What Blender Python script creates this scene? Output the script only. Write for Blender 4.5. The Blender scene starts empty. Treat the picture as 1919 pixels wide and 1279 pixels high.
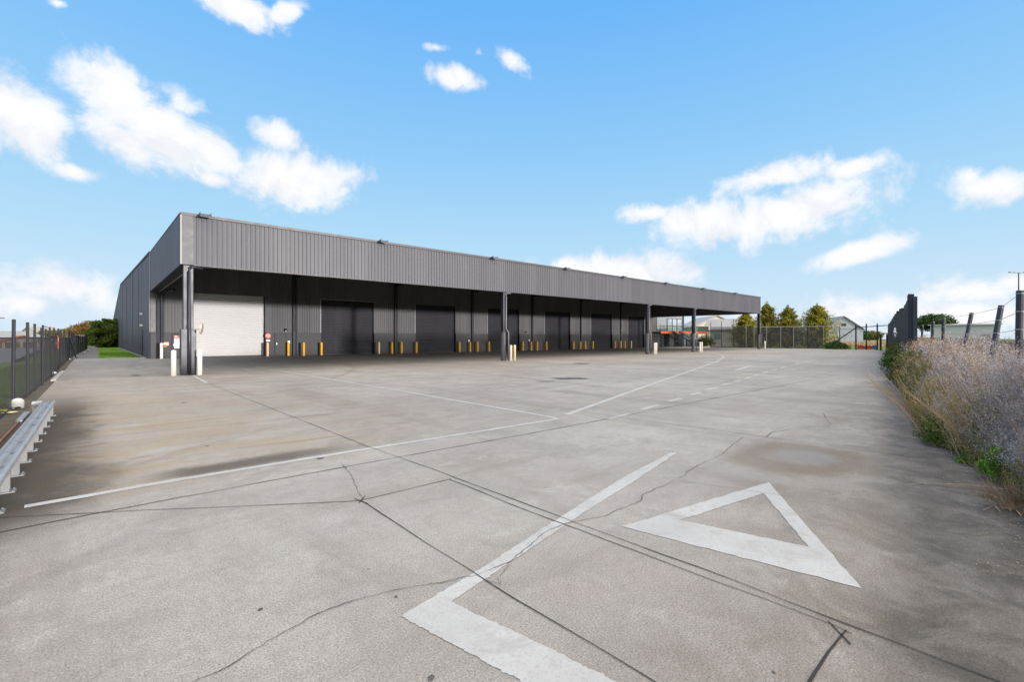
import bpy, bmesh, math, random
import numpy as np
from mathutils import Vector, Matrix
R = math.radians
random.seed(7); rng = np.random.default_rng(7)
scene = bpy.context.scene
COL = scene.collection
# ------------------------------------------------------------------ survey of the place (metres; X along the dock front, Y into the building)
H, F, YAW, HZ = 1.65, 869.2, R(48.289), 631.6
CY, SY = math.cos(YAW), math.sin(YAW)
def zg(x, y):                                   # the yard rises very slightly to the left end of the dock wall
    t = min(1, max(0, (y - 26) / 13.0)); t = t * t * (3 - 2 * t)
    g = 0.15 + (-0.04 - 0.15) * min(1, max(0, (x - 3) / 54.0))
    return t * g
def gp(u, v, z=0.0):                            # ground point surveyed from the picture
    d = (H - z) * F / (v - HZ); r = (u - 959.5) / F * d
    return (d * CY + r * SY, d * SY - r * CY)
def at(u, v, d):                                # point at a known distance
    r = (u - 959.5) / F * d
    return Vector((d * CY + r * SY, d * SY - r * CY, H + (HZ - v) * d / F))
def xonY(u, Y):
    k = (u - 959.5) / F
    return Y * (CY + k * SY) / (SY - k * CY)
EA = R(9.9)                                     # heading of the weedy right-hand edge of the yard
EU, EN = Vector((math.cos(EA), math.sin(EA), 0)), Vector((math.sin(EA), -math.cos(EA), 0))
def pe(s):                                      # the bed edge swings away close to the viewer
    t = min(1, max(0, (11.0 - s) / 4.6)); return .60 + .5 * t * t * (3 - 2 * t)
def ep(s, p, z=0.0): return EU * s + EN * p + Vector((0, 0, z))

# ------------------------------------------------------------------ object helpers
def thing(name, label, cat, loc=(0, 0, 0), rz=0.0, group=None):
    o = bpy.data.objects.new(name, None); COL.objects.link(o)
    o.location = loc; o.rotation_euler = (0, 0, rz); o.empty_display_size = .3
    return tag(o, label, cat, group)
def tag(o, label=None, cat=None, group=None, kind=None):
    if label: o['label'] = label
    if cat: o['category'] = cat
    if group: o['group'] = group
    if kind: o['kind'] = kind
    return o
class MB:
    def __init__(s): s.v = []; s.f = []
    def quad(s, a, b, c, d):
        n = len(s.v); s.v += [tuple(a), tuple(b), tuple(c), tuple(d)]; s.f.append((n, n + 1, n + 2, n + 3)); return s
    def poly(s, pts):
        n = len(s.v); s.v += [tuple(p) for p in pts]; s.f.append(tuple(range(n, n + len(pts)))); return s
    def box(s, x0, y0, z0, x1, y1, z1, M=None):
        p = [(x0, y0, z0), (x1, y0, z0), (x1, y1, z0), (x0, y1, z0), (x0, y0, z1), (x1, y0, z1), (x1, y1, z1), (x0, y1, z1)]
        if M is not None: p = [tuple(M @ Vector(q)) for q in p]
        n = len(s.v); s.v += p
        s.f += [tuple(n + i for i in q) for q in ((0, 3, 2, 1), (4, 5, 6, 7), (0, 1, 5, 4), (1, 2, 6, 5), (2, 3, 7, 6), (3, 0, 4, 7))]; return s
    def bar(s, a, b, w, h=None, up=(0, 0, 1)):
        a = Vector(a); b = Vector(b); h = h or w; d = (b - a).normalized(); up = Vector(up)
        if abs(d.dot(up)) > .98: up = Vector((1, 0, 0))
        x = d.cross(up).normalized() * w / 2; y = x.cross(d).normalized() * h / 2
        n = len(s.v)
        for q in (a, b): s.v += [tuple(q - x - y), tuple(q + x - y), tuple(q + x + y), tuple(q - x + y)]
        s.f += [tuple(n + i for i in q) for q in ((0, 3, 2, 1), (4, 5, 6, 7), (0, 1, 5, 4), (1, 2, 6, 5), (2, 3, 7, 6), (3, 0, 4, 7))]; return s
    def tube(s, pts, r, seg=10, cap=True):
        pts = [Vector(p) for p in pts]; rs = r if isinstance(r, (list, tuple)) else [r] * len(pts)
        rings = []
        for i, p in enumerate(pts):
            d = (pts[min(i + 1, len(pts) - 1)] - pts[max(i - 1, 0)]).normalized()
            up = Vector((0, 0, 1)) if abs(d.z) < .95 else Vector((1, 0, 0))
            x = d.cross(up).normalized(); y = x.cross(d)
            n = len(s.v); rings.append(n)
            for k in range(seg):
                a = 2 * math.pi * k / seg
                s.v.append(tuple(p + (x * math.cos(a) + y * math.sin(a)) * rs[i]))
        for a, b in zip(rings, rings[1:]):
            for k in range(seg): s.f.append((a + k, a + (k + 1) % seg, b + (k + 1) % seg, b + k))
        if cap: s.f.append(tuple(rings[0] + k for k in range(seg))[::-1]); s.f.append(tuple(rings[-1] + k for k in range(seg)))
        return s
    def lathe(s, prof, c=(0, 0, 0), seg=16):
        rings = []
        for r, z in prof:
            n = len(s.v); rings.append(n)
            for k in range(seg):
                a = 2 * math.pi * k / seg; s.v.append((c[0] + r * math.cos(a), c[1] + r * math.sin(a), c[2] + z))
        for a, b in zip(rings, rings[1:]):
            for k in range(seg): s.f.append((a + k, a + (k + 1) % seg, b + (k + 1) % seg, b + k))
        s.f.append(tuple(rings[0] + k for k in range(seg))[::-1]); s.f.append(tuple(rings[-1] + k for k in range(seg))); return s
    def ribs(s, a, b, z0, z1, out, pitch=.19, dep=.032, prof=((0, 0), (.105, 0), (.125, 1), (.17, 1))):
        """trapezoidal wall sheet from plan point a to b, facing `out`"""
        a = Vector((a[0], a[1], 0)); b = Vector((b[0], b[1], 0)); L = (b - a).length; d = (b - a) / L; o = Vector((out[0], out[1], 0))
        cols = []; t = 0
        zf0 = z0 if callable(z0) else (lambda q: z0); zf1 = z1 if callable(z1) else (lambda q: z1)
        k = 0
        while True:
            done = False
            for pt, pd in prof:
                q = k * pitch + pt
                if q >= L: q = L; done = True
                cols.append((q, pd))
                if done: break
            if done: break
            k += 1
        n = len(s.v)
        for q, pd in cols:
            p = a + d * q + o * dep * pd
            s.v += [(p.x, p.y, zf0(q / L)), (p.x, p.y, zf1(q / L))]
        for i in range(len(cols) - 1): s.f.append((n + 2 * i, n + 2 * i + 2, n + 2 * i + 3, n + 2 * i + 1))
        return s
    def ico(s, c, r, sub=1, sc=(1, 1, 1)):
        bm = bmesh.new(); bmesh.ops.create_icosphere(bm, subdivisions=sub, radius=r); n = len(s.v)
        for v in bm.verts: s.v.append((c[0] + v.co.x * sc[0], c[1] + v.co.y * sc[1], c[2] + v.co.z * sc[2]))
        for f in bm.faces: s.f.append(tuple(n + v.index for v in f.verts))
        bm.free(); return s
    def build(s, name, m, parent=None, smooth=False, bevel=0):
        me = bpy.data.meshes.new(name); me.from_pydata(s.v, [], s.f); me.update()
        o = bpy.data.objects.new(name, me); COL.objects.link(o); me.materials.append(m)
        if smooth:
            for p in me.polygons: p.use_smooth = True
        if bevel:
            b = o.modifiers.new('bevel', 'BEVEL'); b.width = bevel; b.segments = 2; b.limit_method = 'ANGLE'
        if parent is not None: o.parent = parent
        return o
def npmesh(name, v, nper, m, parent=None):
    """v: (N, nper, 3) loose n-gons"""
    v = np.ascontiguousarray(v, dtype=np.float32); N = v.shape[0]
    me = bpy.data.meshes.new(name); me.vertices.add(N * nper); me.vertices.foreach_set('co', v.ravel())
    me.loops.add(N * nper); me.loops.foreach_set('vertex_index', np.arange(N * nper, dtype=np.int32))
    me.polygons.add(N); me.polygons.foreach_set('loop_start', np.arange(0, N * nper, nper, dtype=np.int32))
    me.update(calc_edges=True); me.validate()
    o = bpy.data.objects.new(name, me); COL.objects.link(o); me.materials.append(m)
    if parent is not None: o.parent = parent
    return o
def copy_tree(o, parent=None):
    c = o.copy(); COL.objects.link(c)
    if parent is not None: c.parent = parent
    for ch in list(o.children): copy_tree(ch, c)
    return c

# ------------------------------------------------------------------ materials
class NT:
    def __init__(s, name):
        s.m = bpy.data.materials.new(name); s.m.use_nodes = True; s.t = s.m.node_tree
        s.b = s.t.nodes['Principled BSDF']; s.out = s.t.nodes['Material Output']
    def n(s, typ, **kw):
        x = s.t.nodes.new(typ)
        for k, v in kw.items():
            if k in x.inputs.keys() if isinstance(k, str) else False: x.inputs[k].default_value = v
            else: setattr(x, k, v)
        return x
    def link(s, a, b): s.t.links.new(a, b)
    def pos(s): return s.n('ShaderNodeNewGeometry').outputs['Position']
    def objc(s): return s.n('ShaderNodeTexCoord').outputs['Object']
    def noise(s, vec, scale, detail=4, rough=.55, dist=0, stretch=None):
        if stretch is not None:
            mp = s.n('ShaderNodeMapping'); mp.inputs['Scale'].default_value = stretch[0]; mp.inputs['Rotation'].default_value = stretch[1]
            s.link(vec, mp.inputs['Vector']); vec = mp.outputs[0]
        x = s.n('ShaderNodeTexNoise'); x.inputs['Scale'].default_value = scale; x.inputs['Detail'].default_value = detail
        x.inputs['Roughness'].default_value = rough; x.inputs['Distortion'].default_value = dist; s.link(vec, x.inputs['Vector']); return x.outputs['Fac']
    def ramp(s, fac, a, b, interp='SMOOTHSTEP', to=(0, 1)):
        x = s.n('ShaderNodeMapRange'); x.interpolation_type = interp
        for k, v in (('From Min', a), ('From Max', b), ('To Min', to[0]), ('To Max', to[1])): x.inputs[k].default_value = v
        s.link(fac, x.inputs['Value']); return x.outputs['Result']
    def math(s, op, a, b=None, c=None, clamp=False):
        x = s.n('ShaderNodeMath'); x.operation = op; x.use_clamp = clamp
        for i, q in enumerate((a, b, c)):
            if q is None: continue
            if isinstance(q, (int, float)): x.inputs[i].default_value = q
            else: s.link(q, x.inputs[i])
        return x.outputs[0]
    def dot(s, vec, w):
        x = s.n('ShaderNodeVectorMath'); x.operation = 'DOT_PRODUCT'; s.link(vec, x.inputs[0]); x.inputs[1].default_value = w; return x.outputs['Value']
    def mix(s, fac, a, b, blend='MIX'):
        x = s.n('ShaderNodeMix'); x.data_type = 'RGBA'; x.blend_type = blend
        for q, i in ((fac, 0), (a, 6), (b, 7)):
            if isinstance(q, (int, float)): x.inputs[i].default_value = q
            elif isinstance(q, tuple): x.inputs[i].default_value = (*q, 1)
            else: s.link(q, x.inputs[i])
        return x.outputs[2]
    def bump(s, hgt, strength=.3, dist=.01):
        x = s.n('ShaderNodeBump'); x.inputs['Strength'].default_value = strength; x.inputs['Distance'].default_value = dist
        s.link(hgt, x.inputs['Height']); s.link(x.outputs[0], s.b.inputs['Normal'])
    def color(s, c):
        if isinstance(c, tuple): s.b.inputs['Base Color'].default_value = (*c, 1)
        else: s.link(c, s.b.inputs['Base Color'])
    def rough(s, r):
        if isinstance(r, (int, float)): s.b.inputs['Roughness'].default_value = r
        else: s.link(r, s.b.inputs['Roughness'])
M = {}
def plain(name, c, rough=.6, metal=0., var=.18, scale=3., spec=.5, grime=None, bump=0):
    t = NT(name); p = t.objc()
    n1 = t.noise(p, scale, 5, .6); n2 = t.noise(p, scale * 11, 3, .6)
    k = t.math('ADD', t.math('MULTIPLY', n1, .7), t.math('MULTIPLY', n2, .3))
    col = t.mix(t.ramp(k, .3, .7, 'LINEAR'), tuple(x * (1 - var) for x in c), tuple(min(1, x * (1 + var)) for x in c))
    if grime:
        g = t.ramp(t.noise(p, scale * .6, 6, .7, stretch=((1, 1, .25), (0, 0, 0))), .5, .72)
        col = t.mix(t.math('MULTIPLY', g, grime[1]), col, grime[0])
    t.color(col); t.rough(t.ramp(n1, .2, .8, 'LINEAR', (max(.05, rough - .1), min(1, rough + .1))))
    t.b.inputs['Metallic'].default_value = metal; t.b.inputs['Specular IOR Level'].default_value = spec
    if bump: t.bump(n2, bump, .01)
    M[name] = t.m; return t.m
def concrete():
    t = NT('yard_concrete'); p = t.pos()
    p2 = t.n('ShaderNodeVectorMath'); p2.operation = 'MULTIPLY'; p2.inputs[1].default_value = (1, 1, 0); t.link(p, p2.inputs[0]); p = p2.outputs[0]
    big = t.noise(p, .16, 5, .6, .4); mid = t.noise(p, 1.1, 6, .65, .3); fine = t.noise(p, 14, 5, .7); grit = t.noise(p, 85, 4, .85)
    streak = t.noise(p, .5, 6, .7, .6, stretch=((1.4, .22, 1), (0, 0, R(42))))
    streak2 = t.noise(p, .7, 6, .72, .3, stretch=((.2, 1.8, 1), (0, 0, R(-4))))
    c = t.mix(t.ramp(big, .3, .7), (.322, .294, .264), (.440, .412, .380))
    c = t.mix(t.ramp(mid, .28, .75), c, (.40, .383, .362)) if False else t.mix(t.math('MULTIPLY', t.ramp(mid, .42, .8), .62), c, (.225, .203, .182))
    c = t.mix(t.math('MULTIPLY', t.ramp(streak, .47, .70), .5), c, (.185, .160, .137))
    c = t.mix(t.math('MULTIPLY', t.ramp(streak2, .48, .72), .5), c, (.205, .172, .138))
    pk = t.ramp(t.noise(p, .8, 5, .6), .48, .7)
    c = t.mix(t.math('MULTIPLY', pk, .32), c, (.37, .318, .300))                      # pinkish bays
    c = t.mix(t.ramp(fine, .3, .7, 'LINEAR', (0, .8)), c, t.mix(.5, c, (.22, .205, .19)))
    vx = t.n('ShaderNodeTexVoronoi'); vx.inputs['Scale'].default_value = 46; t.link(p, vx.inputs['Vector'])
    sp = t.math('MULTIPLY', t.ramp(vx.outputs['Distance'], .16, .1), t.ramp(t.noise(p, 7, 2), .5, .62))
    c = t.mix(t.math('MULTIPLY', sp, .6), c, (.085, .08, .075))                       # dark aggregate and oil dots
    blotch = t.ramp(t.noise(p, 2.4, 7, .74, .9), .5, .66); c = t.mix(t.math('MULTIPLY', blotch, .4), c, (.235, .215, .195))
    pale = t.ramp(t.noise(p, 1.9, 7, .74, .7), .54, .7); c = t.mix(t.math('MULTIPLY', pale, .4), c, (.46, .44, .41))
    X = t.dot(p, (1, 0, 0)); Y = t.dot(p, (0, 1, 0))
    lst = t.math('MULTIPLY', t.math('MULTIPLY', t.ramp(X, 7.5, 3), t.math('MULTIPLY', t.ramp(Y, 6.2, 7.6), t.ramp(Y, 34, 18))), t.ramp(t.noise(p, 1.3, 7, .75, .6, stretch=((.35, 2.2, 1), (0, 0, R(-38)))), .5, .68))
    c = t.mix(t.math('MULTIPLY', lst, .6), c, (.150, .118, .085))
    # thin black tyre scuffs sweeping round the turning area
    for cx_, cy_, r0 in ((14, -9, 19.5), (14.4, -8.6, 21.3), (-6, 30, 17), (26, 34, 21)):
        ex = t.math('SUBTRACT', X, cx_); ey = t.math('SUBTRACT', Y, cy_); rd = t.math('SQRT', t.math('ADD', t.math('MULTIPLY', ex, ex), t.math('MULTIPLY', ey, ey)))
        sc_ = t.ramp(t.math('ABSOLUTE', t.math('SUBTRACT', rd, t.math('ADD', r0, t.math('MULTIPLY', mid, .35)))), .16, .05)
        c = t.mix(t.math('MULTIPLY', t.math('MULTIPLY', sc_, t.ramp(big, .42, .6)), .28), c, (.12, .11, .105))
    # brown silt carried to the bay between rail and dock, darker under the guard rail
    lf = t.math('MULTIPLY', t.ramp(X, 6.6, -.6), t.math('MULTIPLY', t.ramp(Y, 5.6, 7.4), t.ramp(Y, 30, 12)))
    lf = t.math('MULTIPLY', lf, t.ramp(t.noise(p, .9, 6, .7, .5, stretch=((.5, 1.6, 1), (0, 0, 0))), .34, .62))
    c = t.mix(t.math('MULTIPLY', lf, .8), c, (.335, .262, .172))
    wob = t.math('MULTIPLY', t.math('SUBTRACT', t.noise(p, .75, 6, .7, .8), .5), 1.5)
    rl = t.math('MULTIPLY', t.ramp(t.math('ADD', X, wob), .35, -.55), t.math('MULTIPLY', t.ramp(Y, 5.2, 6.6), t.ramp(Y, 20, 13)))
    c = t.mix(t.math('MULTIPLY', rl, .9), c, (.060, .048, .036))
    # one long oil-dark band just behind the painted line
    ln = t.math('ABSOLUTE', t.math('SUBTRACT', Y, t.math('ADD', 6.85, t.math('MULTIPLY', wob, .3))))
    ob = t.math('MULTIPLY', t.ramp(ln, .36, .08), t.math('MULTIPLY', t.ramp(X, .2, .9), t.ramp(X, 3.4, 1.8)))
    c = t.mix(t.math('MULTIPLY', ob, .75), c, (.06, .05, .04))
    # damp soil washed out of the weedy bed
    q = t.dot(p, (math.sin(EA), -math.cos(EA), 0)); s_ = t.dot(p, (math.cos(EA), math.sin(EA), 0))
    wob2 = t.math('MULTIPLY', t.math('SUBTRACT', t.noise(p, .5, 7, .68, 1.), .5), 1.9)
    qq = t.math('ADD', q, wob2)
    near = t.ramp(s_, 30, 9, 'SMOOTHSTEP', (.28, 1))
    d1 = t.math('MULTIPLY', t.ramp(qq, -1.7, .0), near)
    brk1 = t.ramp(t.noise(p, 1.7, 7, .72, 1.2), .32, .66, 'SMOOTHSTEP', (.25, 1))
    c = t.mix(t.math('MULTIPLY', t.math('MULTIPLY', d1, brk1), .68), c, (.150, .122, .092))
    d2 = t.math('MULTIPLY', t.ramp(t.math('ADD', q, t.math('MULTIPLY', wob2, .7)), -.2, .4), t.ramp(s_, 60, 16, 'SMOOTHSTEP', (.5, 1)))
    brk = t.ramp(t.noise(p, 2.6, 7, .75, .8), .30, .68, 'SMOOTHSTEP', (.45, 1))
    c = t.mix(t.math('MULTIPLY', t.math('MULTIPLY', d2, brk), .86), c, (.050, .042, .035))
    # a shallow damp hollow right of the cracked joint
    hx, hy = gp(1500, 858)
    dx = t.math('MULTIPLY', t.math('SUBTRACT', X, hx), 1.0); dy = t.math('MULTIPLY', t.math('SUBTRACT', Y, hy), 1.15)
    rr = t.math('ADD', t.math('SQRT', t.math('ADD', t.math('MULTIPLY', dx, dx), t.math('MULTIPLY', dy, dy))), t.math('MULTIPLY', wob2, .6))
    c = t.mix(t.math('MULTIPLY', t.ramp(rr, 1.15, .75), .55), c, (.16, .128, .095))
    wet = t.math('MULTIPLY', t.ramp(rr, .62, .35), .6)
    c = t.mix(t.math('MULTIPLY', t.ramp(rr, .6, .3), .4), c, (.27, .27, .27))
    # canopy shade painted into the ground colour, deepening towards the dock wall
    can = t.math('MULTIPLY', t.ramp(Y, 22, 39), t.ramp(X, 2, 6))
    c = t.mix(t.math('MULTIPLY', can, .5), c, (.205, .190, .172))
    # worn grey patches out in the turning area
    tp = t.math('MULTIPLY', t.ramp(t.noise(p, .33, 6, .72, 1.2, stretch=((1.6, .4, 1), (0, 0, R(-25)))), .56, .72), t.ramp(X, 8, 16))
    c = t.mix(t.math('MULTIPLY', tp, .35), c, (.22, .21, .20))
    g = t.ramp(grit, .34, .66, 'LINEAR', (.50, 1.48))
    gg = t.n('ShaderNodeCombineColor'); [t.link(g, gg.inputs[i]) for i in range(3)]
    c = t.mix(1., c, gg.outputs[0], 'MULTIPLY')
    t.color(c)
    wetness = t.math('MAXIMUM', t.math('MULTIPLY', d2, .75), wet)
    t.rough(t.math('SUBTRACT', .88, t.math('MULTIPLY', wetness, .30)))
    t.b.inputs['Specular IOR Level'].default_value = .25
    t.bump(t.math('ADD', t.math('MULTIPLY', grit, .6), t.math('MULTIPLY', fine, .35)), .16, .004)
    M['yard_concrete'] = t.m
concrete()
def paint(name, c, wear=.5):
    t = NT(name); p = t.pos()
    a = t.ramp(t.noise(p, 3, 7, .75, .5), .62 - .12 * wear, .74 - .06 * wear); b = t.ramp(t.noise(p, 60, 3, .7), .52, .66)
    e_ = t.ramp(t.noise(p, 11, 6, .75, .6), .5, .68); w = t.math('MAXIMUM', t.math('MAXIMUM', t.math('MULTIPLY', a, .75), t.math('MULTIPLY', b, .35 + .3 * wear)), t.math('MULTIPLY', e_, .55))
    col = t.mix(t.ramp(t.noise(p, 1.3, 5, .6), .3, .7), c, tuple(x * .84 for x in c))
    t.color(t.mix(w, col, (.33, .31, .29))); t.rough(.75); t.bump(t.noise(p, 95, 3, .7), .25, .004)
    M[name] = t.m
paint('line_paint', (.485, .475, .455), 1.15); paint('old_paint', (.46, .45, .42), 1.0)
def joint_mat(name, c, lo, hi, sc):
    t = NT(name); p = t.pos(); w = t.ramp(t.noise(p, sc, 5, .7), lo + .08, hi + .08); col = t.mix(w, c, (.27, .25, .225)); col = t.mix(t.math('MULTIPLY', t.ramp(t.noise(p, .9, 4, .6), .55, .7), .5), col, (.035, .045, .015))
    t.color(col); t.rough(.95); M[name] = t.m
joint_mat('joint_dark', (.03, .028, .024), .48, .72, 2.2); joint_mat('crack_dark', (.03, .027, .023), .5, .75, 6)
def cladding(name, c, rough=.42, spec=.5):
    t = NT(name); p = t.objc()
    n1 = t.noise(p, .35, 5, .6, .3, stretch=((1, 1, .35), (0, 0, 0))); n2 = t.noise(p, 5, 6, .65, .2, stretch=((1, 1, .12), (0, 0, 0)))
    w = t.n('ShaderNodeTexWhiteNoise'); w.noise_dimensions = '1D'
    sheet = t.math('FLOOR', t.math('MULTIPLY', t.math('ADD', t.dot(p, (1, 0, 0)), t.dot(p, (0, 1, 0))), 1 / .76)); t.link(sheet, w.inputs['W'])
    k = t.math('ADD', t.math('ADD', t.math('MULTIPLY', n1, .5), t.math('MULTIPLY', n2, .3)), t.math('MULTIPLY', w.outputs['Value'], .34))
    col = t.mix(t.ramp(k, .25, .8, 'LINEAR'), tuple(x * .84 for x in c), tuple(x * 1.14 for x in c))
    col = t.mix(t.math('MULTIPLY', t.ramp(n2, .58, .8), .22), col, (.20, .185, .165))   # dust runs
    t.color(col); t.rough(t.ramp(n1, .3, .7, 'LINEAR', (rough - .06, rough + .12))); t.b.inputs['Specular IOR Level'].default_value = spec
    t.bump(t.noise(p, 1.2, 3, .5), .06, .05); M[name] = t.m
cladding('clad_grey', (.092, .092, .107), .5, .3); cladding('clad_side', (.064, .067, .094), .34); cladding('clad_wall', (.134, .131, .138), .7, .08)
plain('plinth_grey', (.075, .076, .081), .7, spec=.2, var=.12, scale=.8); plain('trim_dark', (.03, .03, .036), .55, spec=.2, var=.15); plain('trim_light', (.30, .30, .30), .5, var=.08)
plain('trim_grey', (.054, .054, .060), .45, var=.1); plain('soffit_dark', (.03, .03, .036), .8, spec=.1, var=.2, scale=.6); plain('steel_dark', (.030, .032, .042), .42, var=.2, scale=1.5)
plain('sleeve_grey', (.085, .085, .092), .5, var=.15, scale=2, grime=((.16, .15, .14), .4)); plain('sleeve_dark', (.022, .024, .036), .4, var=.2, scale=2)
plain('pipe_grey', (.20, .20, .22), .45, var=.1); plain('roof_metal', (.16, .16, .17), .45, .2, .1)
plain('door_white', (.56, .555, .55), .5, var=.05, scale=.7, grime=((.40, .38, .35), .4)); plain('door_dark', (.038, .038, .046), .6, spec=.15, var=.22, scale=.6, grime=((.075, .072, .074), .45))
plain('yellow_paint', (.90, .44, .008), .6, var=.1, scale=4, spec=.15, grime=((.55, .28, .02), .2)); plain('white_paint', (.78, .72, .65), .55, var=.08, scale=4, grime=((.45, .40, .33), .45)); plain('faded_yellow', (.85, .55, .32), .55, var=.1, scale=4)
plain('tan_paint', (.82, .62, .32), .55, var=.12, scale=5)
plain('galv', (.37, .38, .39), .5, .4, .16, 6, grime=((.22, .215, .20), .55)); plain('galv_post', (.22, .225, .23), .6, .2, .14, 6, grime=((.15, .145, .135), .5)); plain('rust', (.25, .12, .055), .85, var=.4, scale=9); plain('black_steel', (.013, .014, .021), .6, var=.3, scale=3)
plain('sign_red', (.55, .045, .035), .5); plain('sign_pink', (.66, .25, .2), .5, var=.05); plain('sign_white', (.74, .73, .70), .5, var=.05); plain('sign_orange', (.62, .20, .10), .5); plain('mirror_back', (.55, .34, .25), .5)
plain('plastic_white', (.72, .71, .68), .4, var=.06); plain('yellow_rag', (.75, .66, .10), .8, var=.2, scale=20, bump=.4); plain('cream_rag', (.78, .72, .42), .8, var=.15, scale=20, bump=.4)
plain('stone', (.46, .44, .40), .85, var=.3, scale=8, bump=.4); plain('dirt', (.105, .082, .052), .95, var=.45, scale=2.5, bump=.5); plain('orange_steel', (.50, .085, .025), .5, var=.15)
plain('brown_screen', (.10, .045, .04), .7, var=.2); plain('green_screen', (.055, .085, .07), .7, var=.25); plain('blue_plastic', (.05, .22, .55), .4); plain('red_plastic', (.42, .06, .06), .5)
plain('annex_light', (.20, .215, .235), .5, var=.06, scale=.5); plain('annex_dark', (.055, .058, .07), .5, var=.12, scale=.8)
plain('asphalt', (.20, .20, .205), .9, var=.14, scale=1.2); plain('gravel', (.20, .185, .175), .95, var=.45, scale=5, bump=.6); plain('brick', (.30, .15, .095), .85, var=.25, scale=4); plain('terracotta', (.33, .13, .075), .8, var=.2, scale=3)
plain('render_cream', (.60, .55, .46), .8, var=.08); plain('roof_pale', (.38, .355, .33), .6, var=.1, scale=.7); plain('wall_pale_blue', (.31, .345, .39), .6, var=.08, scale=.8); plain('roof_grey', (.24, .23, .235), .6, var=.12, scale=.7)
plain('shed_white', (.47, .452, .445), .6, var=.06, scale=.4); plain('tyre', (.02, .02, .02), .85); plain('car_paint', (.30, .36, .44), .25, .3, .05); plain('bark', (.10, .075, .05), .9, var=.3, scale=6, bump=.5)
plain('lamp_lens', (.70, .70, .68), .3, var=.04); plain('timber', (.17, .11, .07), .8, var=.25)
def glass(name, c, rough=.06):
    t = NT(name); t.color(c); t.rough(rough); t.b.inputs['Specular IOR Level'].default_value = 1.; t.b.inputs['Metallic'].default_value = .55; M[name] = t.m
glass('window_glass', (.55, .62, .68)); glass('car_glass', (.12, .16, .2)); glass('mirror_glass', (.75, .75, .75), .03); glass('dark_glass', (.04, .045, .055))
def ground(name, a, b, c, s=1.):
    t = NT(name); p = t.pos()
    col = t.mix(t.ramp(t.noise(p, .05 * s, 6, .65, .4), .35, .65), a, b); col = t.mix(t.math('MULTIPLY', t.ramp(t.noise(p, 1.4 * s, 6, .7), .45, .7), .6), col, c)
    g = t.ramp(t.noise(p, 30 * s, 3, .7), .3, .7, 'LINEAR', (.65, 1.3)); gg = t.n('ShaderNodeCombineColor'); [t.link(g, gg.inputs[i]) for i in range(3)]
    t.color(t.mix(1., col, gg.outputs[0], 'MULTIPLY')); t.rough(.95); t.b.inputs['Specular IOR Level'].default_value = .15; t.bump(t.noise(p, 18 * s, 4, .7), .6, .04); M[name] = t.m
ground('field_grass', (.085, .15, .022), (.14, .19, .035), (.20, .19, .07)); ground('lawn_grass', (.105, .21, .012), (.15, .26, .022), (.20, .26, .05), 3)
ground('hill_grass', (.16, .19, .05), (.24, .24, .08), (.10, .13, .04), .25); ground('verge_grass', (.10, .18, .03), (.14, .21, .04), (.18, .16, .08), 2)
def foliage(name, cols, trans=.15, scale=1.2, rough=.7):
    t = NT(name); g = t.n('ShaderNodeNewGeometry'); p = t.objc()
    k = t.math('ADD', t.math('MULTIPLY', g.outputs['Random Per Island'], .45), t.math('MULTIPLY', t.noise(p, scale, 3, .6), .75))
    r = t.n('ShaderNodeValToRGB'); el = r.color_ramp.elements; el[0].position = .25; el[0].color = (*cols[0], 1); el[1].position = .85; el[1].color = (*cols[-1], 1)
    for i, c in enumerate(cols[1:-1]): e = el.new(.25 + .6 * (i + 1) / (len(cols) - 1)); e.color = (*c, 1)
    t.link(k, r.inputs[0]); t.color(r.outputs[0]); t.rough(rough); t.b.inputs['Specular IOR Level'].default_value = .2
    tr = t.n('ShaderNodeBsdfTranslucent'); t.link(r.outputs[0], tr.inputs[0]); mx = t.n('ShaderNodeMixShader'); mx.inputs[0].default_value = trans
    t.link(t.b.outputs[0], mx.inputs[1]); t.link(tr.outputs[0], mx.inputs[2]); t.link(mx.outputs[0], t.out.inputs[0]); M[name] = t.m
foliage('leaf_dark', [(.016, .035, .010), (.04, .075, .016), (.075, .12, .022)]); foliage('leaf_gold', [(.035, .065, .012), (.16, .17, .02), (.46, .36, .035)], .2, .9)
foliage('leaf_autumn', [(.14, .08, .03), (.34, .18, .05), (.30, .25, .08)], .2); foliage('leaf_mid', [(.022, .045, .010), (.07, .12, .02), (.17, .22, .04)], .2)
foliage('leaf_bright', [(.07, .15, .02), (.13, .26, .03), (.2, .34, .05)], .25); foliage('leaf_olive', [(.04, .06, .015), (.09, .11, .025), (.17, .16, .05)], .2)
foliage('twig_grey', [(.16, .13, .12), (.39, .34, .335), (.66, .60, .61)], .1, 1.6); foliage('twig_brown', [(.20, .12, .07), (.38, .26, .16), (.52, .40, .26)], .1, 2.)
foliage('leaf_yellow', [(.09, .11, .025), (.20, .19, .05), (.36, .30, .12)], .2, 2.); foliage('grass_blade', [(.05, .10, .015), (.10, .17, .03), (.17, .2, .06)], .2, 2.)
foliage('straw', [(.30, .19, .09), (.48, .34, .18), (.6, .47, .28)], .1, 3)
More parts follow.
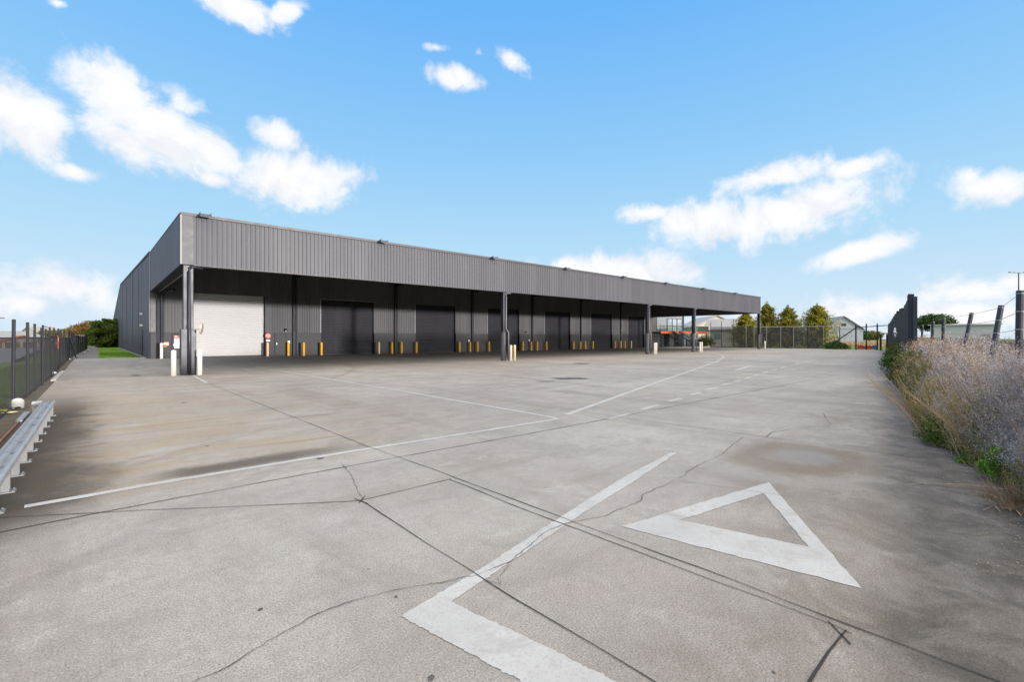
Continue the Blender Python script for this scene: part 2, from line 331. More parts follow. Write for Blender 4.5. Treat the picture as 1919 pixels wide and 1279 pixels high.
def mesh_mat(name, c, cell, wire, density=None):
    """chain link: diagonal wires at their real spacing; where too fine it is a plain open weave"""
    t = NT(name); t.color(c); t.rough(.5)
    uv = t.n('ShaderNodeUVMap').outputs[0]; u = t.dot(uv, (1, 0, 0)); v = t.dot(uv, (0, 1, 0))
    # round wires close up as the sheet turns edge-on
    gm = t.n('ShaderNodeNewGeometry'); dt_ = t.n('ShaderNodeVectorMath'); dt_.operation = 'DOT_PRODUCT'; t.link(gm.outputs['Normal'], dt_.inputs[0]); t.link(gm.outputs['Incoming'], dt_.inputs[1])
    eff = t.math('DIVIDE', wire / cell, t.math('POWER', t.math('MAXIMUM', t.math('ABSOLUTE', dt_.outputs['Value']), .02), .62), clamp=True)
    def w(sgn):
        q = t.math('FRACT', t.math('MULTIPLY', t.math('ADD', u, t.math('MULTIPLY', v, sgn)), 1 / cell)); return t.math('LESS_THAN', q, eff)
    k = t.math('MAXIMUM', w(1.), w(-1.))
    if density: k = t.math('MAXIMUM', k, t.math('LESS_THAN', t.math('FRACT', t.math('MULTIPLY', v, 1 / .02)), density))
    tr = t.n('ShaderNodeBsdfTransparent'); mx = t.n('ShaderNodeMixShader'); t.link(k, mx.inputs[0]); t.link(tr.outputs[0], mx.inputs[1]); t.link(t.b.outputs[0], mx.inputs[2])
    t.link(mx.outputs[0], t.out.inputs[0]); M[name] = t.m
mesh_mat('chain_mesh', (.022, .024, .034), .055, .0056); mesh_mat('chain_mesh_fine', (.02, .021, .027), .055, .0035); mesh_mat('shade_cloth', (.022, .02, .026), .055, .004, .6); mesh_mat('open_mesh', (.05, .05, .055), .055, .0016)
def sheet(name, pts, h0, h1, m, parent):
    """a fence fabric along plan points, with metric UVs; slight sag per bay"""
    V = []; Fc = []; UV = []; L = 0
    for i, p in enumerate(pts):
        if i: L += (Vector(p[:2]) - Vector(pts[i - 1][:2])).length
        z = p[2] if len(p) > 2 else 0
        V += [(p[0], p[1], z + h0), (p[0], p[1], z + h1)]; UV += [(L, h0), (L, h1)]
        if i: n = 2 * i; Fc.append((n - 2, n, n + 1, n - 1))
    me = bpy.data.meshes.new(name); me.from_pydata(V, [], Fc); ul = me.uv_layers.new(name='UVMap')
    for l in me.loops: ul.data[l.index].uv = UV[l.vertex_index]
    o = bpy.data.objects.new(name, me); COL.objects.link(o); me.materials.append(m); o.parent = parent; return o

# ------------------------------------------------------------------ ground and markings
def flat(name, pts, m, z=0., kind='structure', cut=None, follow=True):
    bm = bmesh.new(); bm.faces.new([bm.verts.new((p[0], p[1], 0)) for p in pts])
    if follow:
        ys = [p[1] for p in pts]; xs = [p[0] for p in pts]
        for k in range(8):
            y = 26 + k * 13 / 7
            if min(ys) < y < max(ys): bmesh.ops.bisect_plane(bm, geom=bm.verts[:] + bm.edges[:] + bm.faces[:], plane_co=(0, y, 0), plane_no=(0, 1, 0))
        for x in (3, 57):
            if min(xs) < x < max(xs): bmesh.ops.bisect_plane(bm, geom=bm.verts[:] + bm.edges[:] + bm.faces[:], plane_co=(x, 0, 0), plane_no=(1, 0, 0))
    bmesh.ops.triangulate(bm, faces=bm.faces[:])
    for v in bm.verts: v.co.z = z + (zg(v.co.x, v.co.y) if follow else 0)
    bmesh.ops.recalc_face_normals(bm, faces=bm.faces[:])
    for f in bm.faces:
        if f.normal.z < 0: f.normal_flip()
    me = bpy.data.meshes.new(name); bm.to_mesh(me); bm.free(); me.materials.append(m)
    o = bpy.data.objects.new(name, me); COL.objects.link(o); o['kind'] = kind; return o
g = MB()
N = 40
for i in range(N):
    for j in range(N):
        x0, x1 = -500 + i * 25, -500 + (i + 1) * 25; y0, y1 = -500 + j * 25, -500 + (j + 1) * 25
        g.quad((x0, y0, -.32), (x1, y0, -.32), (x1, y1, -.32), (x0, y1, -.32))
g.build('grass_ground', M['field_grass'])['kind'] = 'structure'
def dens(a, b, n): return [(a[0] + (b[0] - a[0]) * i / n, a[1] + (b[1] - a[1]) * i / n) for i in range(n)]
e0 = [(ep(s, pe(s) + .07 * math.sin(s * 1.7) + .05 * math.sin(s * 4.3 + 1))[0], ep(s, pe(s) + .07 * math.sin(s * 1.7) + .05 * math.sin(s * 4.3 + 1))[1]) for s in np.arange(-16, 72, .5)]
yard = e0 + [(75.7, 18.3), (69.3, 33), (88, 35), (88, 40.6), (2.5, 40.6), (2.5, 43.4), (-1.2, 43.4), (-1.2, -16)]
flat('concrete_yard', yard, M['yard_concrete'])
# soil bed under the weeds, strip by the left fence, verge, roads and lawn beyond
flat('soil_bed', [tuple(ep(-16, .45)[:2]), tuple(ep(72, .45)[:2]), tuple(ep(72, 5)[:2]), tuple(ep(-16, 5)[:2])], M['dirt'], -.03, follow=False)
flat('soil_strip', [(-1.75, -16), (-1.15, -16), (-1.15, 43.4), (-.02, 43.4), (-.02, 44.2), (-1.75, 44.2)], M['dirt'], -.012)
flat('verge', [(-3.6, -16), (-1.75, -16), (-1.75, 44.5), (-4.6, 44.5)], M['verge_grass'], -.02, follow=False)
flat('asphalt_road', [(-60, -16), (-3.4, -16), (-4.4, 44.5), (-7, 130), (-60, 130)], M['asphalt'], -.05, follow=False)
flat('pale_path', [(-5.6, 6), (-4.8, 6), (-8.5, 60), (-10, 60)], plain('path_pale', (.40, .37, .33), .9, var=.15), -.035, follow=False)
def slope(name, x0, x1, y0, y1, m, dz=0., n=24, x0b=None, x1b=None):
    b = MB(); zf = lambda y: .14 - .0055 * (y - 43.4) + dz
    for k in range(n):
        a, c = y0 + (y1 - y0) * k / n, y0 + (y1 - y0) * (k + 1) / n; ta, tc = k / n, (k + 1) / n
        l = lambda p, q, t: p + ((q if q is not None else p) - p) * t
        b.quad((l(x0, x0b, ta), a, zf(a)), (l(x1, x1b, ta), a, zf(a)), (l(x1, x1b, tc), c, zf(c)), (l(x0, x0b, tc), c, zf(c)))
    o = b.build(name, m); o['kind'] = 'structure'; return o
slope('lawn', .02, 2.3, 43.4, 150, M['lawn_grass'], .01, x0b=-.1)
slope('gravel_path', -1.5, .02, 43.4, 150, M['gravel'], 0, x0b=-1.2, x1b=-.1)
slope('stone_edging', 2.3, 2.66, 43.4, 150, M['gravel'], .005)
# short grass on the lawn edge and along the fence: blades, uncountable
def blades(name, n, posf, hgt, m, w=.012):
    P = np.array([posf() for _ in range(n)]); a = rng.uniform(0, 2 * np.pi, n); h = rng.uniform(.4, 1, n) * hgt
    dx = np.stack([np.cos(a), np.sin(a), 0 * a], 1) * w; lean = np.stack([rng.normal(0, .3, n) * h, rng.normal(0, .3, n) * h, h], 1)
    return tag(npmesh(name, np.stack([P - dx, P + dx, P + lean], 1), 3, m), kind='stuff')
blades('lawn_grass', 9000, lambda: (random.uniform(.05, 2.3), (yy := 43.4 + 18 * random.random() ** 2), .15 - .0055 * (yy - 43.4)), .09, M['leaf_bright'], .015)
blades('verge_grass', 26000, lambda: (random.uniform(-3.6, -1.6), 5 + 35 * random.random() ** 1.6, -.02), .16, M['grass_blade'], .01)
def stripe(pts, w, sub=1):
    """outline of a band of width w along plan points"""
    P = [Vector((p[0], p[1])) for p in pts]; L = []; Rr = []
    ws = w if isinstance(w, (list, tuple)) else [w] * len(P)
    for i, p in enumerate(P):
        d = (P[min(i + 1, len(P) - 1)] - P[max(i - 1, 0)]).normalized(); n = Vector((-d.y, d.x)) * ws[i] / 2
        L.append(p + n); Rr.append(p - n)
    return L, Rr
def band(mb, pts, w, z=.004, jit=0.):
    L, Rr = stripe(pts, w)
    if jit: L = [p + Vector((random.gauss(0, jit), random.gauss(0, jit))) for p in L]; Rr = [p + Vector((random.gauss(0, jit), random.gauss(0, jit))) for p in Rr]
    for i in range(len(L) - 1):
        q = [L[i], Rr[i], Rr[i + 1], L[i + 1]]; mb.quad(*[(p.x, p.y, zg(p.x, p.y) + z) for p in q])
    return mb
def densify(pts, step=.5):
    o = []
    for a, b in zip(pts, pts[1:]):
        n = max(1, int(math.hypot(b[0] - a[0], b[1] - a[1]) / step)); o += dens(a, b, n)
    return o + [pts[-1]]
def marking(name, px, w, m='line_paint', step=.6):
    o = band(MB(), densify([gp(*p) for p in px], min(step, .12 if px[0][1] > 720 else .5)), w, .004, .0035 if px[0][1] > 720 else .008).build(name, M[m]); o['kind'] = 'structure'; return o
marking('line_marking', [(45, 951), (300, 906), (640, 850), (1047, 786)], .115)
marking('line_marking', [(1044, 785), (990, 775), (760, 735), (480, 688)], .11)
marking('line_marking', [(1062, 778), (1150, 746), (1240, 714), (1310, 690), (1345, 677), (1356, 670), (1352, 665.5), (1335, 661.5), (1318, 659.5)], .13)
for a, b in (((1140, 786.5), (1178, 777)), ((1203, 768), (1233, 760)), ((1253, 753), (1277, 747)), ((1294, 741), (1313, 736)), ((1326, 731), (1343, 726.5)), ((1354, 722.5), (1368, 719)), ((1376, 716), (1388, 713)), ((1396, 710), (1408, 707)), ((1412, 705), (1424, 702)), ((1430, 699.5), (1440, 697)), ((1446, 695), (1456, 692.5)), ((1463, 690.5), (1473, 688)), ((1480, 686), (1500, 681)), ((1506, 679.5), (1530, 674))):
    marking('line_marking', [a, b], .12, 'line_paint')
for a, b, w in (((362, 704.5), (389, 718.5), .11), ((1380, 694), (1407, 686), .22), ((1337, 691), (1358, 692), .1), ((1388, 692.5), (1416, 694), .1), ((1432, 677), (1475, 677.5), .2), ((1500, 677), (1522, 677), .2), ((1486, 684), (1515, 684.5), .25), ((1540, 683), (1575, 683.5), .2), ((1587, 755), (1622, 757), .1), ((1606, 681), (1614, 681), .5), ((500, 688.5), (560, 693), .1), ((640, 690), (720, 697), .09), ((540, 728), (640, 722), .06)):
    marking('line_marking', [a, b], w, 'old_paint' if w in (.09, .1, .06) else 'line_paint')
def rough_ring(P, n=28, j=.004):
    o = []
    for i in range(len(P)):
        a, c = P[i], P[(i + 1) % len(P)]
        for k in range(n):
            f_ = k / n; w_ = j if k else .002; o.append((a[0] + (c[0] - a[0]) * f_ + random.gauss(0, w_), a[1] + (c[1] - a[1]) * f_ + random.gauss(0, w_)))
    return o
def poly_mark(name, rings, z=.004):
    b = MB(); outer = rough_ring([gp(*p) for p in rings[0]])
    if len(rings) > 1:
        inner = rough_ring([gp(*p) for p in rings[1]]); n = len(outer)
        for i in range(n): j = (i + 1) % n; b.quad(*[(p[0], p[1], z) for p in (outer[i], outer[j], inner[j], inner[i])])
    else: b.poly([(p[0], p[1], z) for p in outer])
    o = b.build(name, M['line_paint']); o['kind'] = 'structure'; return o
poly_mark('triangle_marking', [[(1440, 905), (1165, 988), (1615, 1105)], [(1431, 926), (1275, 976), (1516, 1027)]])
poly_mark('triangle_marking', [[(751, 1157), (908, 1063), (1066, 960), (1170, 895), (1256, 850), (1271, 848), (1180, 909), (1097, 960), (960, 1053), (845, 1130), (1000, 1203), (1152, 1279), (1300, 1352), (1130, 1352), (955, 1268), (850, 1211)]])
jn = MB()
def joint(px, w, step=.25, jit=.004):
    P = densify([gp(*p) for p in px], step); P = [(p[0] + random.gauss(0, jit), p[1] + random.gauss(0, jit)) for p in P]
    band(jn, P, [w * .78 * random.uniform(.55, 1.3) for _ in P], .0065)
joint([(389, 719), (690, 838), (810, 880), (960, 936.5), (1385, 1094), (1585, 1171), (1870, 1279), (1990, 1322)], .012)
joint([(845, 900), (960, 947.5), (1330, 1087), (1560, 1173)], .012)
joint([(675, 939), (960, 1123), (1230, 1279), (1330, 1340)], .011)
joint([(-150, 1033), (0, 999), (200, 960), (625, 880), (960, 819.5), (1145, 785), (1350, 745), (1560, 705)], .018)
joint([(-150, 985), (0, 971), (280, 957.5), (672, 940.5), (845, 899)], .012)
joint([(1175, 785), (1435, 820), (1740, 862), (1850, 880)], .012)
joint([(1585, 1181), (1522, 1279), (1490, 1330)], .016); joint([(1550, 1167), (1592, 1209)], .012); joint([(1560, 1172), (1597, 1190)], .01)
joint([(665, 936), (690, 946)], .012); joint([(685, 931), (672, 944)], .012)
joint([(1270, 902), (1460, 929), (1605, 960)], .005)
joint([(180, 704), (330, 707), (520, 701), (900, 694)], .03); joint([(430, 700), (980, 715), (1200, 716)], .02)
joint([(500, 672), (900, 690)], .02)
jn.build('pavement_joint', M['joint_dark'])['kind'] = 'structure'
ck = MB()
def crack(px, w):
    P = densify([gp(*p) for p in px], .018); o = []; dx = dy = 0; ww = 1
    for p in P:
        dx = dx * .86 + random.gauss(0, .0045); dy = dy * .86 + random.gauss(0, .0045); ww = ww * .8 + .2 * random.choice((.15, .5, .9, 1.2, 2.6))
        o.append((p[0] + dx, p[1] + dy, w * ww))
    band(ck, [q[:2] for q in o], [q[2] for q in o], .0075)
crack([(300, 1320), (377, 1277), (440, 1242), (500, 1205), (595, 1155), (650, 1130), (690, 1119), (750, 1107), (820, 1096), (895, 1082), (960, 1055), (990, 1027), (1025, 997), (1065, 982), (1135, 967), (1200, 940), (1206, 927), (1260, 905), (1310, 872), (1350, 855), (1392, 820)], .0042)
crack([(1435, 821), (1445, 812), (1490, 804), (1550, 800), (1557, 797), (1542, 776), (1600, 765)], .0065)
crack([(895, 1082), (940, 1100), (930, 1085), (950, 1063)], .004)
crack([(640, 870), (660, 895), (675, 938)], .004)
ck.build('pavement_crack', M['crack_dark'])['kind'] = 'structure'
def blot(px, rx, ry, mname, name='oil_stain'):
    c = gp(*px); b = MB(); pts = []
    for k in range(28):
        a = 2 * math.pi * k / 28; r = 1 + random.uniform(-.2, .2); x, y = rx * r * math.cos(a), ry * r * math.sin(a)
        pts.append((c[0] + x * CY + y * SY, c[1] + x * SY - y * CY, zg(*c) + .0035))
    b.poly(pts); b.build(name, M[mname])['kind'] = 'structure'
plain('oil_dark', (.085, .08, .075), .7, var=.3, scale=3)
for px, rx, ry in (((1070, 710), .45, .7), ((1022, 715.5), .16, .35), ((1090, 682), .5, .5)): blot(px, rx, ry, 'oil_dark')
for px, r in (((488, 1144), .017), ((742, 1120), .012), ((808, 1273), .02), ((690, 1068), .008), ((600, 860), .05), ((388, 837), .03), ((345, 755), .08), ((640, 1090), .006), ((1450, 1262), .01)): blot(px, r, r * .8, 'oil_dark')
# pale kerb edge on the left of the yard
kb = MB(); kb.box(-1.34, 24.4, -.05, -1.19, 41.2, .035); kb.build('kerb', plain('kerb_pale', (.42, .41, .38), .85, var=.2))['kind'] = 'structure'

# ------------------------------------------------------------------ the warehouse
X0, YC, YW, XE, ZT, ZB = 2.63, 24.07, 39.98, 65.67, 6.95, 4.75
L9 = 9.0; C0 = 2.884
DOORS = [(5.02 + L9 * k, 9.74 + L9 * k) for k in range(6)] + [(58.7, 63.0)]
PIL = [C0 + L9 * k for k in range(1, 7)]
COLS = [C0, C0 + 18, C0 + 36, C0 + 45, C0 + 63]
ZD, ZP = 4.80, 1.97
wh = thing('warehouse', 'long dark grey ribbed-metal warehouse with a deep canopy over a row of roller doors', 'warehouse', (X0, YC, 0))
def part(mb, name, m, parent=None, **kw):
    o = mb.build(name, M[m], None, **kw); p = parent or wh; o.parent = p
    if p is wh: o.matrix_parent_inverse = Matrix.Translation(-Vector(wh.location))
    return o
# walls under the canopy
roofz = lambda y: ZT + (y - YC) * .0285
w = MB(); XR = 66.6
xs = X0
for (a, b) in DOORS + [(XR, None)]:
    w.ribs((xs + (.28 if xs == X0 else 0), YW), (a, YW), ZP - .02, roofz(YW) - .1, (0, -1))
    if b is not None:
        w.ribs((a, YW), (b, YW), ZD, roofz(YW) - .1, (0, -1)); xs = b
part(w, 'wall_cladding', 'clad_wall')
# plinth panels
segs = []; xs = X0
for (a, b) in DOORS + [(XR, None)]:
    ps = [p for p in PIL if xs < p < a]
    if ps: segs += [(xs, ps[0] - .18), (ps[0] + .18, a)]
    else: segs.append((xs, a))
    xs = b
for a, b in segs:
    pb = MB(); pb.box(a + .012, YW - .07, -.3, b - .012, YW + .12, ZP - .03); pb.box(a, YW - .085, ZP - .03, b, YW + .02, ZP + .012)
    part(pb, 'plinth_panel', 'plinth_grey')
# door reveals and lintels
for i, (a, b) in enumerate(DOORS):
    z0 = zg((a + b) / 2, YW); d = MB(); nsl = 34; zt = ZD - (.3 if False else 0)
    cols = []; n = len(d.v); hh = (zt - z0) / nsl
    for k in range(nsl):
        zz = z0 + .03 + k * hh
        for q, o in ((0, .0), (.25, .045), (.62, .05), (.9, 0)): cols.append((zz + q * hh, o))
    for zz, o in cols: d.v += [(a, YW + .25 - o, zz), (b, YW + .25 - o, zz)]
    for k in range(len(cols) - 1): d.f.append((2 * k, 2 * k + 1, 2 * k + 3, 2 * k + 2))
    o = part(d, 'roller_door', 'door_white' if i == 0 else 'door_dark')
    o['label'] = 'white roller door' if i == 0 else 'dark roller door'
    bb = MB(); bb.box(a, YW + .20, z0 - .02, b, YW + .27, z0 + .09); part(bb, 'bottom_rail', 'trim_dark' if i else 'plinth_grey', o)
    for xx in (a, b - .09): dg = MB(); dg.box(xx, YW + .19, z0, xx + .09, YW + .222, ZD); part(dg, 'door_guide', 'trim_dark' if i else 'trim_grey', o)
    for xx in (a - .05, b + .001): dg = MB(); dg.box(xx, YW + .002, -.2, xx + .049, YW + .34, ZD); part(dg, 'door_jamb', 'trim_dark', o)
    dg = MB(); dg.box(a - .05, YW + .002, ZD + .002, b + .05, YW + .34, ZD + .1); part(dg, 'lintel', 'trim_dark', o)
    dg = MB(); dg.box(a - .06, YW - .036, ZP + .02, a - .002, YW, ZD); part(dg, 'lit_jamb_edge', 'trim_light', o)  # pale strip painted in for the sunlit edge of the left jamb
    if i in (1, 6): dg = MB(); dg.box(a - .06, YW - .05, ZD + .003, b + .06, YW, ZD + .06); part(dg, 'head_flashing', 'trim_light', o)
# wall downpipes at each bay line
for p in PIL:
    d = MB(); d.box(p - .14, YW - .16, 0, p + .06, YW - .002, roofz(YW) - .1); part(d, 'wall_post', 'trim_dark')
    d = MB(); d.tube([(p + .13, YW - .1, .02), (p + .13, YW - .1, ZP), (p + .13, YW - .1, roofz(YW) - .2)], .05, 8); part(d, 'downpipe', 'steel_dark')
# corner trim and corner post on the left
d = MB(); d.box(X0 - .004, YW - .05, ZP, X0 + .28, YW + .02, ZB); part(d, 'corner_flashing', 'trim_grey')
d = MB(); d.tube([(X0 + .62, YW - .12, .1), (X0 + .62, YW - .12, 4.5), (X0 + .9, YW - .5, 4.75), (X0 + 1.2, YW - 1.2, 4.85)], .1, 8); part(d, 'downpipe', 'steel_dark')
d = MB(); d.box(X0 + .36, YW - .2, .0, X0 + .5, YW - .03, 4.8); part(d, 'wall_post', 'trim_dark')
# long gable wall on the left
YR, YE = 95.65, 143.5
gz_ = lambda t: (lambda y: 7.40 + (y - YW) * (9.95 - 7.40) / (YR - YW) if y < YR else 9.95 - (y - YR) * (9.95 - 5.75) / (YE - YR))(YW + t * (YE - YW))
def zgable(y): return gz_((y - YW) / (YE - YW))
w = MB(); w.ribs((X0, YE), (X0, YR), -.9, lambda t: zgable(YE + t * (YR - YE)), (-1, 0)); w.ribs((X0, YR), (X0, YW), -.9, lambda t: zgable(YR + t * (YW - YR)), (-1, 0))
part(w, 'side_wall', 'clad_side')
d = MB()
for a, b in ((YW, YR), (YR, YE)): d.bar((X0 - .03, a, zgable(a)), (X0 - .03, b, zgable(b)), .1, .14)
part(d, 'gable_capping', 'trim_dark')
d = MB(); d.box(X0 - .055, YW - .08, ZB + .02, X0 - .034, YW + .1, zgable(YW)); d.box(X0 - .055, YW - .06, ZP, X0 - .034, YW + .06, ZB); part(d, 'seam_flashing', 'trim_light')
for y in (52, 61, 74, 88):
    d = MB(); d.box(X0 - .07, y, -.5, X0 - .034, y + .12, zgable(y) - .2); part(d, 'wall_joint', 'clad_side')
# fire door, lamp and tap on the gable
d = MB(); d.box(X0 - .07, 46.4, .05, X0 - .034, 47.4, 2.2); part(d, 'side_door', 'trim_dark')
for z in (3.4, 2.5):
    d = MB(); d.box(X0 - .2, 47.0, z, X0 - .034, 47.2, z + .14); part(d, 'wall_lamp', 'lamp_lens')
# roofs
d = MB(); d.quad((X0, YW, 7.36), (XR, YW, 7.36), (XR, YR, 9.9), (X0, YR, 9.9)); d.quad((X0, YR, 9.9), (XR, YR, 9.9), (XR, YE, 5.7), (X0, YE, 5.7)); part(d, 'roof', 'roof_metal')
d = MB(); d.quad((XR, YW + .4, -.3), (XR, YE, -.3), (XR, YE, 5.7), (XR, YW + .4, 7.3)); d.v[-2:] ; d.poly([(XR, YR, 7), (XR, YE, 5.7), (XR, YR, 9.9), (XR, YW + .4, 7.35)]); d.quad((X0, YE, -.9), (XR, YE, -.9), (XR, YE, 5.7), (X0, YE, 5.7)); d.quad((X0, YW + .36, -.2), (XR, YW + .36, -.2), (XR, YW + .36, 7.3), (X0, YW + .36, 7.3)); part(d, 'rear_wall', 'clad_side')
# canopy
TS = .42
f = MB(); f.ribs((X0 + .42, YC), (XE - .12, YC), ZB, ZT - .06, (0, -1)); part(f, 'fascia', 'clad_grey')
f = MB(); f.box(X0, YC - .04, ZB - .002, X0 + .42, YC + .05, ZT - .06); part(f, 'fascia_corner', 'trim_grey'); f = MB(); f.box(XE - .12, YC - .04, ZB - .002, XE, YC + .05, ZT - .06); part(f, 'fascia_corner', 'trim_grey')
f = MB(); f.box(X0 - .02, YC - .065, ZT - .10, XE + .02, YC + .3, ZT + .015); part(f, 'fascia_capping', 'trim_grey')
f = MB(); f.box(X0 + .42, YC - .05, ZB - .03, XE - .12, YC + .3, ZB - .001); part(f, 'fascia_base_trim', 'trim_grey')
f = MB(); f.box(X0 - .045, YC - .055, ZB, X0 - .002, YC - .003, ZT - .1); part(f, 'corner_trim', 'trim_light')
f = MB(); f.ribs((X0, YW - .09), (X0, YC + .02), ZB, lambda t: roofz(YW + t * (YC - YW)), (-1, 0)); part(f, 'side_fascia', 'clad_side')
f = MB(); f.bar((X0 + .1, YC + .3, roofz(YC + .3)), (X0 + .1, YW - .1, roofz(YW - .1)), .28, .05); part(f, 'side_capping', 'trim_dark')
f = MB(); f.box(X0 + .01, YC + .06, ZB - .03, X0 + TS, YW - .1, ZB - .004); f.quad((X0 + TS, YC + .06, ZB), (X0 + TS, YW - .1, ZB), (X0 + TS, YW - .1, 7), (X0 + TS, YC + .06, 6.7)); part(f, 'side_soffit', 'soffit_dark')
f = MB(); f.box(X0 + TS, YC + .32, ZB - .05, X0 + TS + .05, YW - .1, ZB + .02); part(f, 'soffit_edge', 'pipe_grey')
f = MB(); f.ribs((XE - TS, YC + .3), (XE - TS, YW - .1), ZB, lambda t: roofz(YC + t * (YW - YC)) - .2, (-1, 0)); f.quad((XE, YC, ZB), (XE, YW, ZB), (XE, YW, 7.4), (XE, YC, 6.9)); f.box(XE - TS, YC + .06, ZB - .03, XE, YW - .1, ZB - .004); part(f, 'end_fascia', 'clad_wall')
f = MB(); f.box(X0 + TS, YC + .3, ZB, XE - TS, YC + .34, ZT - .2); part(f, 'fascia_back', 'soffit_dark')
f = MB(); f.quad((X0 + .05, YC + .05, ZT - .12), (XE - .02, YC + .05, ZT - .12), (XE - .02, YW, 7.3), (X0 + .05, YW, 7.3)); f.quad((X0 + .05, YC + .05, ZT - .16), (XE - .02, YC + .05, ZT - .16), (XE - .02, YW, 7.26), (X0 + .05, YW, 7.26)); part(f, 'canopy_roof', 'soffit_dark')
f = MB()
for k in range(8):
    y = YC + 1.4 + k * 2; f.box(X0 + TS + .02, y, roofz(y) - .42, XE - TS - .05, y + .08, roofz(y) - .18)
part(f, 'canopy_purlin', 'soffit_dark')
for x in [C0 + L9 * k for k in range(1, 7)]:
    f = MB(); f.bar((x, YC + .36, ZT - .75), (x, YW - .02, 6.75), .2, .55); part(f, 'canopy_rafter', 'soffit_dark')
# columns
for i, x in enumerate(COLS):
    c = MB(); yc = YC + .26; cw = .17 if i == 0 else .13
    c.box(x - cw, yc - cw, 0, x + cw, yc - cw + .03, 5.6); c.box(x - cw, yc + cw - .03, 0, x + cw, yc + cw, 5.6); c.box(x - .02, yc - cw + .03, 0, x + .02, yc + cw - .03, 5.6)
    c.box(x - cw - .02, yc - .03, 5.0, x + cw + .02, yc + .03, 5.2)
    co = part(c, 'column', 'steel_dark')
    s = MB(); sw = .27 if i == 0 else .18
    if i == 0:
        s.box(x - sw, yc - sw, .0, x - .03, yc + sw, 1.98); s.box(x + .02, yc - sw, .0, x + sw, yc + sw, 1.98); s.box(x - .03, yc - sw + .05, 0, x + .02, yc + sw, 1.98)
        part(s, 'column_sleeve', 'sleeve_dark', co, bevel=.012)
    else:
        s.tube([(x, yc, 0), (x, yc, 1.98)], [sw, sw], 16); part(s, 'column_sleeve', 'sleeve_grey', co, smooth=False)
    dp = MB(); px = x + (.02 if i == 0 else .1); off = .0 if i == 0 else .27; py = yc - (.29 if i == 0 else .25)
    dx = px + (0 if i == 0 else .17)
    dp.tube([(px + (.5 if i == 0 else .45), py + .12, ZB - .07), (px + .1, py + .12, ZB - .07), (px + .02, py + .1, ZB - .15), (px, py + .08, ZB - .3), (px, py + .08, 2.2), (dx, py - (.02 if i == 0 else -.02), 1.95), (dx, py - (.02 if i == 0 else -.02), .03)], .05 if i else .07, 10)
    part(dp, 'downpipe', 'pipe_grey' if i else 'sleeve_dark', co, smooth=True)
# floodlights along the parapet
for i, x in enumerate([3.45, 11.75, 19.7, 26.95, 34.5, 41.6, 49.3, 57.5]):
    h = MB(); M4 = Matrix.Translation((x, YC - .28, ZT - .04)) @ Matrix.Rotation(R(22), 4, 'X')
    h.box(-.22, -.14, -.035, .22, .14, .035, M4); h.bar((x - .2, YC - .05, ZT + .0), (x - .2, YC - .36, ZT + .04), .035); h.bar((x + .2, YC - .05, ZT + .0), (x + .2, YC - .36, ZT + .04), .035)
    fo = part(h, 'floodlight', 'sleeve_grey', bevel=.01)
    h = MB(); h.box(-.19, -.12, -.047, .19, .12, -.037, M4); part(h, 'lens', 'lamp_lens', fo)
# small lamps over the plinths and personnel doors
for u in (534.5, 984.5):
    x = xonY(u, YW); d = MB(); d.lathe([(.02, 0), (.09, .04), (.1, .12), (.05, .2)], (x, YW - .14, ZP + .14), 10); d.box(x - .04, YW - .1, ZP + .2, x + .04, YW, ZP + .3); lo = part(d, 'wall_lamp', 'trim_dark')
    d = MB(); d.ico((x, YW - .16, ZP + .13), .055); part(d, 'bulb', 'lamp_lens', lo)
for u0, u1 in ((514, 535.5), (321, 343)):
    a, b = xonY(u0, YW), xonY(u1, YW); z0 = zg(a, YW); d = MB(); d.box(a, YW - .1, z0 + .03, b, YW - .072, 1.88); do = part(d, 'personnel_door', 'trim_dark')
    d = MB(); d.box(a + .05, YW - .115, z0 + .08, b - .05, YW - .101, 1.82); part(d, 'door_leaf', 'plinth_grey', do)
    d = MB(); d.box(a + .1, YW - .17, 1.0, a + .17, YW - .116, 1.18); part(d, 'handle', 'galv', do)
for u, v in ((540.3, 645.5), (877.5, 641), (990.5, 641.5)):
    x = xonY(u, YW); d = MB(); d.box(x - .09, YW - .16, 1.12, x + .09, YW - .088, 1.34); part(d, 'switch_box', 'plastic_white', bevel=.02)

# ------------------------------------------------------------------ office wing at the far end
ox0, ox1 = 66.75, xonY(1281.5, YW)
of = thing('office_building', 'two storey grey office wing with three upstairs windows beyond the canopy end', 'office', (ox0, YW, 0))
def opart(mb, name, m, parent=None, **kw):
    o = mb.build(name, M[m], **kw); o.parent = parent or of; o.matrix_parent_inverse = Matrix.Translation(-Vector(of.location)) if parent is None else Matrix.Identity(4); return o
d = MB(); d.box(ox0, YW, 2.9, ox1, YW + 12, 6.2); opart(d, 'upper_wall', 'annex_light')
d = MB(); d.box(ox0, YW - .03, -.2, ox1 + .01, YW + 12, 2.895); opart(d, 'lower_wall', 'annex_dark')
d = MB(); d.box(ox0 - .1, YW - .1, 6.2, ox1 + .15, YW + 12, 6.4); opart(d, 'roof', 'trim_dark')
d = MB(); d.box(ox1 - .5, YW - .06, 2.9, ox1 - .02, YW - .002, 6.2); opart(d, 'corner_trim', 'trim_dark')
wx = [xonY(u, YW) for u in (1250, 1258.6, 1259.6, 1267.4, 1268.6, 1277)]
for k in range(3):
    a, b = wx[2 * k], wx[2 * k + 1]; d = MB()
    d.box(a - .07, YW - .09, 2.62, a, YW - .002, 4.62); d.box(b, YW - .09, 2.62, b + .07, YW - .002, 4.62); d.box(a - .07, YW - .09, 4.62, b + .07, YW - .002, 4.7); fr = opart(d, 'window', 'trim_dark')
    d = MB(); d.box(a, YW - .05, 2.62, b, YW - .034, 4.62); opart(d, 'pane', 'window_glass', fr)
